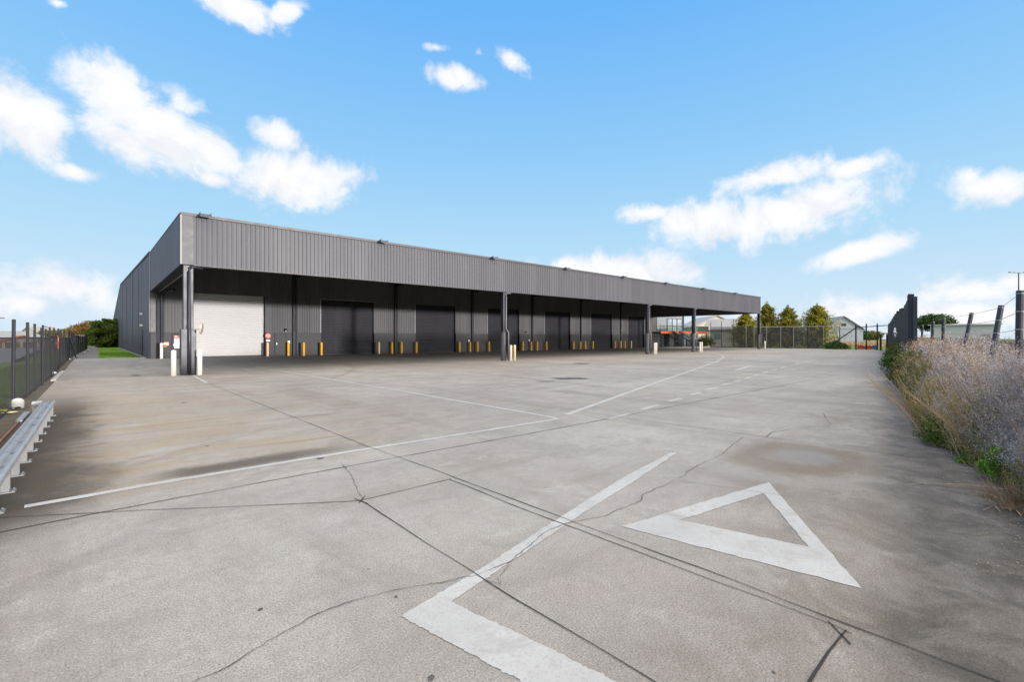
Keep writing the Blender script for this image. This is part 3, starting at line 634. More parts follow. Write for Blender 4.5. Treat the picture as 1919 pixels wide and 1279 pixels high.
for u0, u1 in ((1244, 1254), (1263, 1279)):
    a, b = xonY(u0, YW), xonY(u1, YW); d = MB(); d.box(a, YW - .08, -.05, b, YW - .034, 2.1); fr = opart(d, 'entrance_door', 'trim_dark'); d = MB(); d.box(a + .12, YW - .1, .1, b - .12, YW - .082, 2.0); opart(d, 'pane', 'dark_glass', fr)
bx0, bx1 = xonY(1238, YW - 1.4), xonY(1327, YW - 1.4)
d = MB(); d.box(bx0, YW - 1.4, 2.28, bx1, YW - .12, 2.46); dk = opart(d, 'balcony_deck', 'timber')
d = MB(); d.box(bx0 - .02, YW - 1.46, 2.16, bx1 + .02, YW - 1.402, 2.52); opart(d, 'edge_beam', 'orange_steel', dk)
d = MB()
for k in range(24):
    x = bx0 + (ox1 - bx0) * k / 23; d.bar((x, YW - 1.38, 2.46), (x, YW - 1.38, 3.42), .03)
d.bar((bx0, YW - 1.38, 3.42), (ox1, YW - 1.38, 3.42), .06); d.bar((bx0, YW - 1.38, 2.95), (ox1, YW - 1.38, 2.95), .03); opart(d, 'railing', 'steel_dark')
xm = xonY(1300, YW - 1.4)
d = MB(); d.box(ox1 + .1, YW - 1.40, 2.53, xm, YW - 1.34, 3.3); opart(d, 'brown_screen', 'brown_screen')
d = MB(); d.box(xm + .05, YW - 1.40, 2.53, bx1, YW - 1.34, 3.35); opart(d, 'green_screen', 'green_screen')
d = MB(); d.bar((xm, YW - 1.38, 3.4), (bx1, YW - 1.38, 3.4), .12); d.bar((bx1, YW - 1.38, 2.5), (bx1, YW - 1.38, 3.45), .12); opart(d, 'screen_frame', 'brown_screen')
for x in (bx0 + .4, ox1, xm + 1.5, bx1 - .3):
    d = MB(); d.bar((x, YW - 1.3, -.05), (x, YW - 1.3, 2.2), .12); opart(d, 'deck_post', 'steel_dark')
s0, s1 = xonY(1268, YW - 2.2), xonY(1303, YW - 2.2); d = MB()
for yy in (YW - 2.6, YW - 1.6): d.bar((s0, yy, 2.5), (s1 + 2, yy, .1), .08, .25); d.bar((s0, yy, 3.4), (s1 + 2, yy, 1.0), .05)
for k in range(12):
    t = k / 11; x = s0 + (s1 + 2 - s0) * t; z = 2.45 - 2.3 * t; d.box(x - .14, YW - 2.58, z - .02, x + .14, YW - 1.62, z + .02)
opart(d, 'stair', 'steel_dark')
d = MB(); d.box(ox1 + .3, YW - .4, -.05, bx1 + .6, YW - .2, 1.2); tag(d.build('low_wall', M['annex_dark']), 'low dark wall beneath the raised orange-edged walkway', 'wall')

# ------------------------------------------------------------------ bollards
bol = thing('bollard', 'x', 'bollard')
b = MB(); b.lathe([(.088, 0), (.088, 1.02), (.083, 1.06), (.055, 1.085), (.0, 1.09)], seg=18); b.build('post', M['yellow_paint'], bol, smooth=False)
b = MB(); b.lathe([(.105, 0), (.105, .012), (.09, .03)], seg=18); b.build('base_collar', M['stone'], bol)
bol_mesh = {'yellow_paint': [c for c in bol.children if c.name.startswith('post')][0].data}
def bollard(x, y, label, group, mat='yellow_paint', tilt=0., sc=1., first=[True]):
    if first[0]: o = bol; first[0] = False
    else: o = copy_tree(bol)
    if True:
        if mat not in bol_mesh:
            me = [c for c in o.children if c.name.startswith('post')][0].data.copy(); me.materials.clear(); me.materials.append(M[mat]); bol_mesh[mat] = me
        [c for c in o.children if c.name.startswith('post')][0].data = bol_mesh[mat]
    o.location = (x, y, zg(x, y) - .004); o.rotation_euler = (R(tilt), 0, random.uniform(0, 6)); o.scale = (sc, sc, 1.0)
    return tag(o, label, 'bollard', group)
GY = 'yellow bollards along the dock wall'; GW = 'white bollards guarding the canopy columns'
Y_ = YW - .55
ordn = ['first', 'second', 'third', 'fourth', 'fifth', 'sixth']
bollard(xonY(501.5, Y_), Y_, 'faded peach bollard at the right jamb of the white roller door', GY, 'faded_yellow')
for i in range(6):
    p = PIL[i]; nm = ordn[i]
    bollard(p - .55, Y_ + (.12 if i else .2), f'yellow bollard just left of the {nm} wall downpipe counted from the white door', GY)
    bollard(p + .42 + (.12 if i == 0 else 0), Y_ + (.1 if i else -.1), f'yellow bollard just right of the {nm} wall downpipe counted from the white door', GY)
    a, b2 = DOORS[i + 1]
    if i < 5: bollard(a - .12, Y_ + .1, f'yellow bollard at the left jamb of the {nm} dark roller door', GY, tilt=1 if i == 2 else 0)
    else: bollard(a - .15, Y_ - .15, 'paler tan bollard at the left jamb of the last dark roller door', GY, 'tan_paint')
    if i == 0: bollard(b2 + .2, Y_ - .1, 'scuffed tan bollard at the right jamb of the first dark roller door', GY, 'tan_paint')
    else: bollard(b2 + .25, Y_ + .15, f'yellow bollard at the right jamb of the {nm if i < 5 else "last"} dark roller door', GY)
bollard(X0 + .55, YW - .75, 'white bollard at the far left corner of the dock wall', GW, 'white_paint')
yb = YC - .12
bollard(C0 - .52, yb + .15, 'white bollard left of the dark corner column', GW, 'white_paint', sc=1.05); bollard(C0 + .36, yb - .12, 'white bollard right of the dark corner column', GW, 'white_paint', sc=1.05)
bollard(C0 + 18.0 + .12, yb - .28, 'white bollard in front of the second canopy column', GW, 'white_paint'); bollard(C0 + 18.0 + .62, yb - .1, 'cream and yellow bollard right of the second canopy column', GW, 'tan_paint')
bollard(C0 + 36.0 + .25, yb - .25, 'white bollard in front of the third canopy column', GW, 'white_paint'); bollard(C0 + 36.0 + .95, yb - .0, 'white bollard right of the third canopy column', GW, 'white_paint')
bollard(C0 + 45.0 + .35, yb - .2, 'white bollard in front of the fourth canopy column', GW, 'white_paint'); bollard(C0 + 45.0 + .95, yb - .1, 'white bollard right of the fourth canopy column', GW, 'white_paint'); bollard(C0 + 45.0 + 1.25, yb + .15, 'tan bollard half behind a white one right of the fourth column', GW, 'tan_paint')
bollard(C0 + 63.0 + .5, yb - .2, 'lone white bollard beside the last canopy column', GW, 'white_paint')

# ------------------------------------------------------------------ signs, mirror
def disc(c, r, nrm, m, th=.02, parent=None, name='face', seg=24):
    n = Vector(nrm).normalized(); b = MB(); b.tube([Vector(c) - n * th / 2, Vector(c) + n * th / 2], r, seg); o = b.build(name, m, parent); return o
x = xonY(502.3, YW - .1); st = thing('wall_sign', 'round red sign with a small white plate under it, right of the white roller door', 'sign', (x, YW - .1, 1.72))
o = disc((0, 0, 0), .215, (0, -1, 0), M['sign_red'], parent=st, name='red_disc'); o = disc((0, -.013, .0), .15, (0, -1, 0), M['sign_pink'], .006, st, 'centre_patch')
b = MB(); b.box(-.14, -.02, -.44, .14, .01, -.3); b.build('plate', M['sign_white'], st)
def wsign(u0, v0, u1, v1, label, bands, bg, name='wall_sign'):
    a, b_ = xonY(u0, YW - .1), xonY(u1, YW - .1); dd = a * CY + YW * SY; z1 = H + (HZ - v0) * dd / F; z0 = H + (HZ - v1) * dd / F
    s = thing(name, label, 'sign', ((a + b_) / 2, YW - .1, (z0 + z1) / 2)); w, h = (b_ - a) / 2, (z1 - z0) / 2
    m = MB(); m.box(-w, -.02, -h, w, .012, h); m.build('panel', M[bg], s, bevel=.006)
    for (x0, y0, x1, y1, mm) in bands:
        m = MB(); m.box(-w + 2 * w * x0, -.026, -h + 2 * h * y0, -w + 2 * w * x1, -.021, -h + 2 * h * y1); m.build('print', M[mm], s)
wsign(304.5, 641.5, 316.5, 648.5, 'small orange and white sign on the plinth at the far left of the dock wall', [(.08, .3, .34, .75, 'sign_white'), (.45, .45, .62, .8, 'sign_white'), (.68, .2, .92, .75, 'sign_white')], 'sign_orange')
wsign(306.5, 649, 313, 651, 'tiny red strip sign under the orange sign on the plinth', [(.3, .3, .7, .7, 'sign_pink')], 'sign_red')
wsign(326, 629.5, 338, 632.5, 'narrow red header sign above the white notice board', [(.1, .25, .55, .75, 'sign_white')], 'sign_red')
wsign(326.5, 634, 341, 653.5, 'white notice board beside the dark corner column', [(.1, .86, .6, .92, 'plinth_grey'), (.1, .12, .3, .2, 'sign_pink')], 'sign_white', 'notice_board')
mc = Vector((C0 + .42, YC - .25, 2.0)); mr = thing('traffic_mirror', 'round convex traffic mirror with orange rim on the dark corner column', 'mirror', tuple(mc))
nm = Vector((.93, -.33, -.12)).normalized()
disc((0, 0, 0), .235, nm, M['mirror_back'], .05, mr, 'rim'); disc(tuple(nm * .03), .21, nm, M['mirror_glass'], .02, mr, 'mirror_glass')
b = MB(); b.bar((-.02, 0, 0), (-.3, .28, -.08), .03); b.build('bracket', M['galv'], mr)

# ------------------------------------------------------------------ left fence
FX = -1.46
lf = thing('chain_fence', 'dark chain link fence with tall posts along the left side of the yard', 'fence', (FX, 15.5, 0))
def lpart(mb, name, m, **kw):
    o = mb.build(name, M[m], **kw); o.parent = lf; o.matrix_parent_inverse = Matrix.Translation(-Vector(lf.location)); return o
ys = [9.2, 12.4, 15.5, 18.35, 20.3, 22.6, 24.8, 26.9, 29.0, 31.3, 33.6, 36.0, 38.4, 41.0, 43.4]
for i, y in enumerate(ys):
    d = MB(); x = FX + random.gauss(0, .02); tl = random.gauss(0, .015)
    d.tube([(x, y, -.1), (x + tl, y, 2.03 if i != 6 else 1.95)], .033 if i < 4 else .03, 8); d.lathe([(.036, 0), (.036, .02), (.0, .035)], (x + tl, y, 2.02), 8); lpart(d, 'post', 'black_steel')
for y in (24.0, 27.9, 34.8):
    d = MB(); d.tube([(FX - .1, y, -.1), (FX - .1, y, 1.98)], .025, 8); lpart(d, 'post', 'black_steel')
pts = [(FX, y, 0) for y in np.arange(4, 43.6, 1.3)] + [(FX, 43.4, 0)]
o = sheet('mesh', pts, .0, 1.62, M['chain_mesh'], lf); o.matrix_parent_inverse = Matrix.Translation(-Vector(lf.location))
d = MB()
for z in (1.62, .05): d.tube([(FX, 4, z), (FX, 24, z + .01), (FX, 43.4, z)], .012, 5)
lpart(d, 'rail_wire', 'black_steel')
d = MB(); d.bar((FX + .02, 42.2, 1.5), (FX + .35, 44, .0), .05); lpart(d, 'brace', 'black_steel')
gf = thing('boundary_fence', 'dark screened fence running on beside the gravel path to the trees', 'fence', (FX, 44, 0))
pp = [(FX + .0, 43.6, .12), (-1.45, 60, .05), (-1.25, 80, -.05), (-1.3, 95, -.15), (-1.7, 103, -.2)]
P2 = []
for a, b in zip(pp, pp[1:]): P2 += [(a[0] + (b[0] - a[0]) * t, a[1] + (b[1] - a[1]) * t, a[2] + (b[2] - a[2]) * t) for t in (0, .25, .5, .75)]
P2.append(pp[-1]); o = sheet('screen', P2, .0, 1.72, M['shade_cloth'], gf); o.matrix_parent_inverse = Matrix.Translation(-Vector(gf.location))
for p in P2:
    d = MB(); d.tube([(p[0] + .02, p[1], p[2] - .1), (p[0] + .02, p[1], p[2] + 1.85)], .03, 6); o = d.build('post', M['black_steel'], gf); o.matrix_parent_inverse = Matrix.Translation(-Vector(gf.location))
x, y = gp(100, 655); 
rs = thing('fence_sign', 'small red sign with a white mark hung on the left chain link fence', 'sign', (FX + .04, 30.6, 1.38))
b = MB(); b.box(-.008, -.25, -.3, .008, .25, .3); b.build('panel', M['sign_red'], rs); b = MB(); b.lathe([(.0, 0), (.1, .0), (.1, .004)], (0, 0, 0), 12); o = b.build('symbol', M['sign_white'], rs); o.rotation_euler = (0, R(90), 0); o.location = (.009, 0, .13)
# things at the foot of the left fence
x, y = gp(33, 767); dr = thing('plastic_jug', 'white plastic jug lying at the foot of the nearest fence post', 'jug', (x, y, 0))
b = MB(); b.lathe([(.02, 0), (.09, .0), (.105, .03), (.11, .15), (.10, .2), (.06, .235), (.02, .245)], seg=16); b.build('body', M['plastic_white'], dr, smooth=True)
b = MB(); b.tube([(.05, -.1, .03), (.02, -.125, .05), (-.03, -.11, .03)], .02, 8); b.build('dark_mouth', M['black_steel'], dr)
for i, (u, v, r, lb) in enumerate(((127, 678, .17, 'largest white concrete lump at the fence foot by the pale kerb'), (100, 702, .1, 'small white concrete lump halfway along the left fence foot'), (141, 675, .11, 'white lump beside the brace where the left fence ends'), (158, 663, .13, 'white stone at the edge of the gravel path'), (165, 658, .15, 'farthest pale stone beside the gravel path'))):
    x, y = gp(u, v); b = MB(); b.ico((0, 0, r * .6), r, 2, (1.1, .9, .8)); b.v = [(a + random.gauss(0, r * .06), c + random.gauss(0, r * .06), e) for a, c, e in b.v]
    o = b.build('concrete_lump', M['stone' if i > 2 else 'plastic_white']); o.location = (x, y, -.01); tag(o, lb, 'stone')
for i, (u, v, m, lb) in enumerate(((4, 772, 'yellow_rag', 'bright yellow crumpled plastic at the left edge by the fence'), (18, 774, 'cream_rag', 'pale cream flattened plastic beside the bright yellow one'))):
    x, y = gp(u, v); b = MB(); n0 = 9; G = [[(x0 * .03 - .12, y0 * .03 - .12, max(.004, random.uniform(.0, .07 if i == 0 else .03) * (1 - ((x0 - 4) ** 2 + (y0 - 4) ** 2) / 34))) for y0 in range(n0)] for x0 in range(n0)]
    for a in range(n0 - 1):
        for c in range(n0 - 1):
            if (a - 3.5) ** 2 + (c - 3.5) ** 2 < 17: b.quad(G[a][c], G[a + 1][c], G[a + 1][c + 1], G[a][c + 1])
    o = b.build('plastic_scrap', M[m]); o.location = (x, y, 0); tag(o, lb, 'litter')
a, c = gp(-30, 862), gp(33, 795); b = MB(); b.tube([(a[0], a[1], .02), (c[0], c[1], .02)], .018, 8); tag(b.build('steel_rod', M['rust']), 'rusty rod lying on the soil behind the guard rail', 'rod')
a, c = gp(35, 793), gp(51, 776); b = MB(); b.bar((a[0], a[1], .03), (c[0], c[1], .03), .09, .03); tag(b.build('steel_plate', M['galv']), 'short galvanised strip lying beyond the end of the rusty rod', 'strip')

# ------------------------------------------------------------------ low guard rail
gr = thing('guard_rail', 'low galvanised guard rail on plate-footed posts at the left edge of the yard', 'guard rail', (-.75, 10, 0))
def gpart(mb, name, m='galv', parent=None, **kw):
    o = mb.build(name, M[m], **kw); o.parent = parent or gr; o.matrix_parent_inverse = Matrix.Translation(-Vector(gr.location)) if parent is None else Matrix.Identity(4); return o
GX = -.79
prof = [(-.10, .235), (-.097, .285), (-.072, .298), (-.055, .27), (-.022, .262), (0, .300), (.022, .262), (.055, .275), (.072, .298), (.097, .285), (.10, .235)]
def wbeam(a, b, L):
    m = MB(); a = Vector(a); b = Vector(b); d = (b - a).normalized(); nx = Vector((d.y, -d.x, 0)); n = len(prof)
    for q in (a, b):
        for px, pz in prof: m.v.append(tuple(q + nx * px + Vector((0, 0, pz))))
    for i in range(n - 1): m.f.append((i, i + 1, n + i + 1, n + i))
    k = len(m.v)
    for q in (a, b):
        for px, pz in prof: m.v.append(tuple(q + nx * px * .97 + Vector((0, 0, pz - .006))))
    for i in range(n - 1): m.f.append((k + i, k + n + i, k + n + i + 1, k + i + 1))
    return m
gpart(wbeam((GX, 3.2, 0), (GX, 13.9, 0), 0), 'rail_beam')
gpart(wbeam((GX - .102, 13.79, .003), (-1.03, 13.79, .003), 0), 'return_beam')
for k in range(13):
    y = 13.55 - k * .79
    m = MB(); m.box(GX + .02, y - .03, .012, GX + .028, y + .05, .275); m.box(GX + .028, y - .03, .012, GX + .085, y - .024, .275); m.box(GX + .028, y + .044, .012, GX + .085, y + .05, .275)
    po = gpart(m, 'post', 'galv_post'); m = MB(); m.box(GX - .085, y + .16, .0, GX - .077, y + .24, .27); m.box(GX - .077, y + .16, 0, GX - .02, y + .166, .27); gpart(m, 'rear_post', 'galv_post')
    m = MB(); m.box(GX - .0, y - .06, 0, GX + .13, y + .08, .012)
    for bx_, by_ in ((.015, -.045), (.11, -.045), (.015, .065), (.11, .065)): m.lathe([(.009, .012), (.009, .024), (.0, .026)], (GX + bx_, y + by_, 0), 6)
    gpart(m, 'base_plate', 'galv_post', po)
for x in (-1.0, -.92):
    m = MB(); m.box(x - .025, 13.73, .0, x + .025, 13.79, .27); gpart(m, 'post')

# ------------------------------------------------------------------ back fence, gate
bf = thing('mesh_fence', 'tall pipe and mesh fence across the far end of the yard with dark screening', 'fence', (72, 25, 0))
def bpart(mb, name, m, parent=None, **kw):
    o = mb.build(name, M[m], **kw); o.parent = parent or bf; o.matrix_parent_inverse = Matrix.Translation(-Vector(bf.location)); return o
def fpt(u):                                     # on the far fence line
    t = (u - 1330) / (1573.5 - 1330); v = 652 + 2.3 * t; return gp(u, v)
us = [1332, 1352, 1374, 1398, 1413, 1436.5, 1463, 1487, 1514.5, 1543, 1573.5]
FP = [fpt(u) for u in us]
for i, p in enumerate(FP):
    d = MB(); d.tube([(p[0], p[1], -.2), (p[0], p[1], 3.1 if i > 4 else (3.9, 4.0, 4.3, 3.3, 3.2)[i])], .045 if i != 8 else .085, 7); bpart(d, 'post', 'black_steel' if i in (0, 1, 2, 8, 10) else 'pipe_grey')
d = MB(); d.tube([(p[0], p[1], 3.08) for p in FP[4:]], .04, 6); bpart(d, 'top_rail', 'trim_light')
d = MB(); d.tube([(p[0], p[1], 3.12) for p in FP[:5]], .035, 6); bpart(d, 'top_rail', 'black_steel')
def seg(a, b, n=6): return [(a[0] + (b[0] - a[0]) * i / n, a[1] + (b[1] - a[1]) * i / n, 0) for i in range(n + 1)]
o = sheet('screening', [(p[0] + .03, p[1], 0) for p in FP[:10]], .0, 3.02, M['shade_cloth'], bf); o.matrix_parent_inverse = Matrix.Translation(-Vector(bf.location))
o = sheet('mesh', [(p[0] + .03, p[1], 0) for p in FP[9:]], .0, 3.05, M['open_mesh'], bf); o.matrix_parent_inverse = Matrix.Translation(-Vector(bf.location))
gt = thing('gate', 'open sliding gate of black posts with a diagonal brace at the yard end', 'gate', (75.4, 16.5, 0))
def tpart(mb, name, m):
    o = mb.build(name, M[m]); o.parent = gt; o.matrix_parent_inverse = Matrix.Translation(-Vector(gt.location)); return o
GP = [gp(1604, 655.5), gp(1623.5, 656), gp(1644, 656.5), gp(1663, 657)]
for i, p in enumerate(GP[:3]):
    d = MB(); d.box(p[0] - .07, p[1] - .07, -.2, p[0] + .07, p[1] + .07, 3.15); d.lathe([(.06, 3.15), (.06, 3.3), (0, 3.36)], (p[0], p[1], 0), 8); tpart(d, 'post', 'black_steel')
d = MB(); d.tube([(p[0], p[1], 2.86 + .06 * i) for i, p in enumerate(GP)], .05, 8); tpart(d, 'top_rail', 'black_steel')
q = gp(1557, 654.3); d = MB(); d.tube([(q[0], q[1], .5), (GP[0][0], GP[0][1], 2.82)], .07, 8); tpart(d, 'brace', 'black_steel')
# gantry frame beside the gate, tubs at its foot
fr = thing('gantry', 'low black goal-shaped steel gantry between the gate and the black fence', 'frame', (*gp(1654, 657), 0))
c = Vector((*gp(1654, 657), 0)); a = Vector((*gp(1650.5, 657), 0)) - c; b_ = Vector((*gp(1662.5, 657), 0)) - c; l = Vector((*gp(1646, 657), 0)) - c
for q in (a, b_):
    m = MB(); m.box(q.x - .09, q.y - .09, -.1, q.x + .09, q.y + .09, 1.95); m.box(q.x - .16, q.y - .16, -.05, q.x + .16, q.y + .16, .03); m.build('leg', M['black_steel'], fr)
m = MB(); m.bar(l + Vector((0, 0, 2.05)), b_ + (b_ - a) * .1 + Vector((0, 0, 2.05)), .3, .14); m.build('beam', M['sleeve_grey'], fr)
def tub(u, v, m, lb, r=.28, h=.55, cat='tub'):
    x, y = gp(u, v); b = MB(); b.lathe([(r * .8, 0), (r, h * .9), (r * 1.06, h * .9), (r * 1.06, h), (r * .9, h), (r * .75, .06)], seg=14); o = b.build('plastic_tub', M[m]); o.location = (x, y, -.02); tag(o, lb, cat)
tub(1640.5, 655, 'blue_plastic', 'blue plastic tub behind the right gate post')
for i, (u, lb) in enumerate(((1612, 'red barrier stack left of the middle gate post'), (1621, 'dull red barrier block directly behind the middle gate post'), (1632, 'red barrier between the middle and right gate posts'))):
    x, y = gp(u, 654.6); b = MB(); b.box(-.35, -.15, 0, .35, .15, .12); b.box(-.3, -.06, .12, .3, .06, .34 + .1 * (i == 0)); b.box(-.34, -.09, .34 + .1 * (i == 0), .34, .09, .42 + .1 * (i == 0)); o = b.build('barrier_block', M['red_plastic']); o.location = (x, y, -.02); o.rotation_euler = (0, 0, R(-60)); tag(o, lb, 'barrier', 'red barriers by the gate')

# ------------------------------------------------------------------ right-hand fences
tf = thing('paling_fence', 'tall black fence of close-set upright palings at the right edge of the yard', 'fence', tuple(ep(24, 1.0)))
def rpart(mb, name, m, root, **kw):
    o = mb.build(name, M[m], **kw); o.parent = root; o.matrix_parent_inverse = Matrix.Translation(-Vector(root.location)); return o
def sofu(u, p):                                  # distance along the edge line of what is seen at column u
    k = (u - 959.5) / F; lo, hi = 2., 200.
    for _ in range(60):
        m = (lo + hi) / 2; P = ep(m, p); d = P.x * CY + P.y * SY; r = P.x * SY - P.y * CY
        if r / d > k: lo = m
        else: hi = m
    return lo
PW = 1.0
sA, sB = sofu(1705, PW), sofu(1664.5, PW)
pl = MB(); s = sA; k = 0; hcur = 3.38
while s < sB:
    if k % 4 == 0: hcur = 3.36 + random.uniform(-.4, .12)
    q = ep(s, PW); ang = EA; Mx = Matrix.Translation(q) @ Matrix.Rotation(EA, 4, 'Z'); pl.box(-.085, -.05 - .10 * (k % 2), -.05, .085, .05, hcur + random.uniform(-.015, .015), Mx); s += .30; k += 1
rpart(pl, 'paling', 'black_steel', tf)
b = MB()
for z in (.5, 2.9): b.bar(ep(sA, PW + .08, z), ep(sB, PW + .08, z), .05, .06)
rpart(b, 'rail', 'black_steel', tf)
for ds in (0, .35):
    b = MB(); Mx = Matrix.Translation(ep(sA - .14 - ds * .4, PW + .05 + ds * .3)) @ Matrix.Rotation(EA, 4, 'Z'); b.box(-.07, -.07, -.05, .07, .07, 3.42 - ds * .3, Mx); rpart(b, 'end_post', 'sleeve_dark', tf)
su = sofu(1680, PW - .08); bl = thing('wall_bracket', 'white bent bracket sticking out of the black paling fence', 'bracket', tuple(ep(su, PW - .1, 1.95)))
m = MB(); m.bar(-EU * .5 - EN * .05 + Vector((0, 0, -.30)), EU * .5 - EN * .05 + Vector((0, 0, .28)), .1, .14); m.build('arm', M['plastic_white'], bl)
m = MB(); m.bar(Vector((0, 0, -.05)), -EU * 1.1 - EN * .1 + Vector((0, 0, .06)), .09); m.bar(-EU * 1.1 - EN * .1 + Vector((0, 0, .06)), -EU * 1.4 - EN * .1 + Vector((0, 0, -.06)), .12); m.build('hook', M['plastic_white'], bl)
PF = 1.72
rf = thing('wire_fence', 'leaning dark posts strung with wires behind the grey weeds on the right', 'fence', tuple(ep(8, PF)))
tops = []
for (u, vt, lean, lab) in ((1716, 611, 0, None), (1727, 609, 1, None), (1745, 602, 2, None), (1766, 595, 1, None), (1789, 587, 12, 'post leaning to the right in the wire fence'), (1838, 573, 10.8, 'post leaning steeply to the right in the wire fence'), (1906, 545, 1.2, 'thick upright post nearest the camera'), (2010, 500, 1, None)):
    s = sofu(u, PF); b0 = ep(s, PF); d = b0.x * CY + b0.y * SY; h = H + (HZ - vt) * d / F
    right = Vector((SY, -CY, 0)); tp = b0 + right * math.tan(R(lean)) * h + Vector((0, 0, h)); m = MB(); r = .05 if u < 1890 else .047
    m.tube([b0 - Vector((0, 0, .1)), tp], r, 10); o = rpart(m, 'post', 'sleeve_dark', rf, smooth=False); tops.append((b0, tp))
    if lab: o['label'] = lab
for fr_ in (.98, .86, .74, .6, .5):
    m = MB(); m.tube([b + (t - b) * fr_ for b, t in tops], .005, 4)
    for b, t in tops: q = b + (t - b) * fr_; dd = (t - b).normalized(); m.tube([q - dd * .006, q + dd * .006], .053, 10)
    rpart(m, 'wire', 'galv', rf)
o = sheet('mesh', [(b.x, b.y, 0) for b, t in tops], .0, 1.62, M['chain_mesh_fine'], rf); o.matrix_parent_inverse = Matrix.Translation(-Vector(rf.location))

# ------------------------------------------------------------------ plants
def unit(n):
    v = rng.normal(size=(n, 3)); return v / np.linalg.norm(v, axis=1, keepdims=True)
def leaves(C, size, aspect=1.6, nbias=None):
    """leaf quads (4-gons, pointed) at points C"""
    n = len(C); a = unit(n); b = np.cross(a, unit(n)); b /= np.linalg.norm(b, axis=1, keepdims=True) + 1e-9
    s = (np.asarray(size) * rng.uniform(.6, 1.3, n))[:, None]
    return np.stack([C - a * s * aspect, C - b * s * .6, C + a * s * aspect, C + b * s * .6], 1)
def clump_crown(n_cl, pos_f, n_leaf, spread, size, aspect=1.6):
    out = []
    for _ in range(n_cl):
        c, r = pos_f(); m = int(n_leaf * rng.uniform(.6, 1.3)); p = unit(m) * (rng.uniform(.25, 1, m) ** .6)[:, None] * r * spread
        p[:, 2] *= .75; out.append(leaves(c + p, size, aspect))
    return np.concatenate(out)
def trunk_mb(h, r, limbs=5, spread=1.2, base=.3):
    m = MB(); m.tube([(0, 0, -.2), (.03 * h * .2, 0, h * .4), (-.02 * h, .02 * h, h)], [r, r * .7, r * .15], 8)
    for k in range(limbs):
        a = random.uniform(0, 6.28); z = h * random.uniform(base, .8); L = spread * random.uniform(.6, 1.1)
        m.tube([(0, 0, z), (math.cos(a) * L * .5, math.sin(a) * L * .5, z + L * .35), (math.cos(a) * L, math.sin(a) * L, z + L * .6)], [r * .4, r * .25, r * .07], 6)
    return m
def conifer(u, d, vt, wid, label, seed):
    global rng
    rng = np.random.default_rng(seed); random.seed(seed)
    b = at(u, HZ, d); h = H + (HZ - vt) * d / F + .3; t = thing('conifer_tree', label, 'tree', (b.x, b.y, -.3), 0, 'golden conifers behind the far fence')
    trunk_mb(h * .93, .16, 0).build('trunk', M['bark'], t)
    out = []
    nb = 330
    for k in range(nb):
        f_ = (k / nb) ** .8; z = .25 + f_ * (h - .4); az = k * 2.399 + rng.uniform(-.4, .4); R0 = wid * 1.25 * (1 - f_) ** .72 * rng.uniform(.45, 1.15) + .12
        if rng.random() < .08: R0 *= 1.35
        m = 60; tt = rng.uniform(.2, 1, m); up = rng.uniform(.25, .75)
        p = np.stack([np.cos(az) * R0 * tt, np.sin(az) * R0 * tt, z + R0 * tt * up - .2 * R0], 1) + rng.normal(0, 1, (m, 3)) * (.05 + .07 * R0 * tt[:, None]) * np.array([1, 1, .8])
        out.append(leaves(p, .075, 2.1))
    out.append(leaves(np.array([0, 0, h]) + rng.normal(0, 1, (60, 3)) * np.array([.09, .09, .28]), .07, 2.))
    npmesh('crown', np.concatenate(out), 4, M['leaf_gold'], t)
conifer(1397, 78, 588, 2.5, 'golden conifer seen under the canopy left of the last column', 11)
conifer(1437, 79, 570, 2.7, 'golden conifer standing immediately right of the canopy end', 12)
conifer(1477, 77, 576, 2.5, 'ragged-topped golden conifer, middle one right of the canopy', 13)
conifer(1531, 75, 573, 3.3, 'broadest golden conifer with a single tall tip beside the pale blue shed', 14)
rng = np.random.default_rng(21); random.seed(21)
def bush(name, loc, rx, ry, h, n_cl, n_leaf, size, m, label, cat='bush', aspect=1.6, parent_extra=None, group=None, spread=.45):
    t = thing(name, label, cat, loc, 0, group)
    def pf():
        a = rng.uniform(0, 6.28); r = rng.uniform(0, 1) ** .5; f_ = math.sqrt(max(0, 1 - r * r)); z = h * (.15 + .75 * f_ * rng.uniform(.2, 1)); return np.array([math.cos(a) * r * rx * .85, math.sin(a) * r * ry * .85, z]), min(rx, h) * rng.uniform(.7, 1.2)
    npmesh('foliage', clump_crown(n_cl, pf, n_leaf, spread, size, aspect), 4, M[m], t)
    s = MB()
    for _ in range(7):
        a = random.uniform(0, 6.28); s.tube([(0, 0, -.05), (math.cos(a) * rx * .3, math.sin(a) * ry * .3, h * .45), (math.cos(a) * rx * .55, math.sin(a) * ry * .55, h * .8)], [.03 * h, .018 * h, .006], 5)
    s.build('stem', M['bark'], t); return t
q = at(1566, HZ, 62); bush('bush', (q.x, q.y, -.1), 1.5, 1.5, 1.15, 40, 60, .07, 'leaf_dark', 'low dark bush under the diagonal gate brace')
q = at(1322, HZ, 84); bush('bush', (q.x, q.y, -.1), 2.2, 1.2, 1.9, 50, 50, .1, 'leaf_olive', 'olive bush beside the raised walkway right of the fourth column')
def tree(u, v0, d, vt, rx, label, m, n_cl=90, n_leaf=70, size=.13, name='broadleaf_tree', low=.25, group=None, sp=.38, limbs=6):
    b = at(u, v0, d); h = H + (HZ - vt) * d / F - b.z; t = thing(name, label, 'tree', tuple(b), random.uniform(0, 6), group)
    trunk_mb(h * .85, .04 * h * .6, limbs, rx * .75).build('trunk', M['bark'], t)
    def pf():
        v = unit(1)[0] * rng.uniform(.35, 1) ** .5; return np.array([v[0] * rx * .8, v[1] * rx * .8, h * (low + (1 - low) * (.5 + .46 * v[2]))]), rx * rng.uniform(.6, 1.1)
    npmesh('crown', clump_crown(n_cl, pf, n_leaf, sp, size), 4, M[m], t); return t
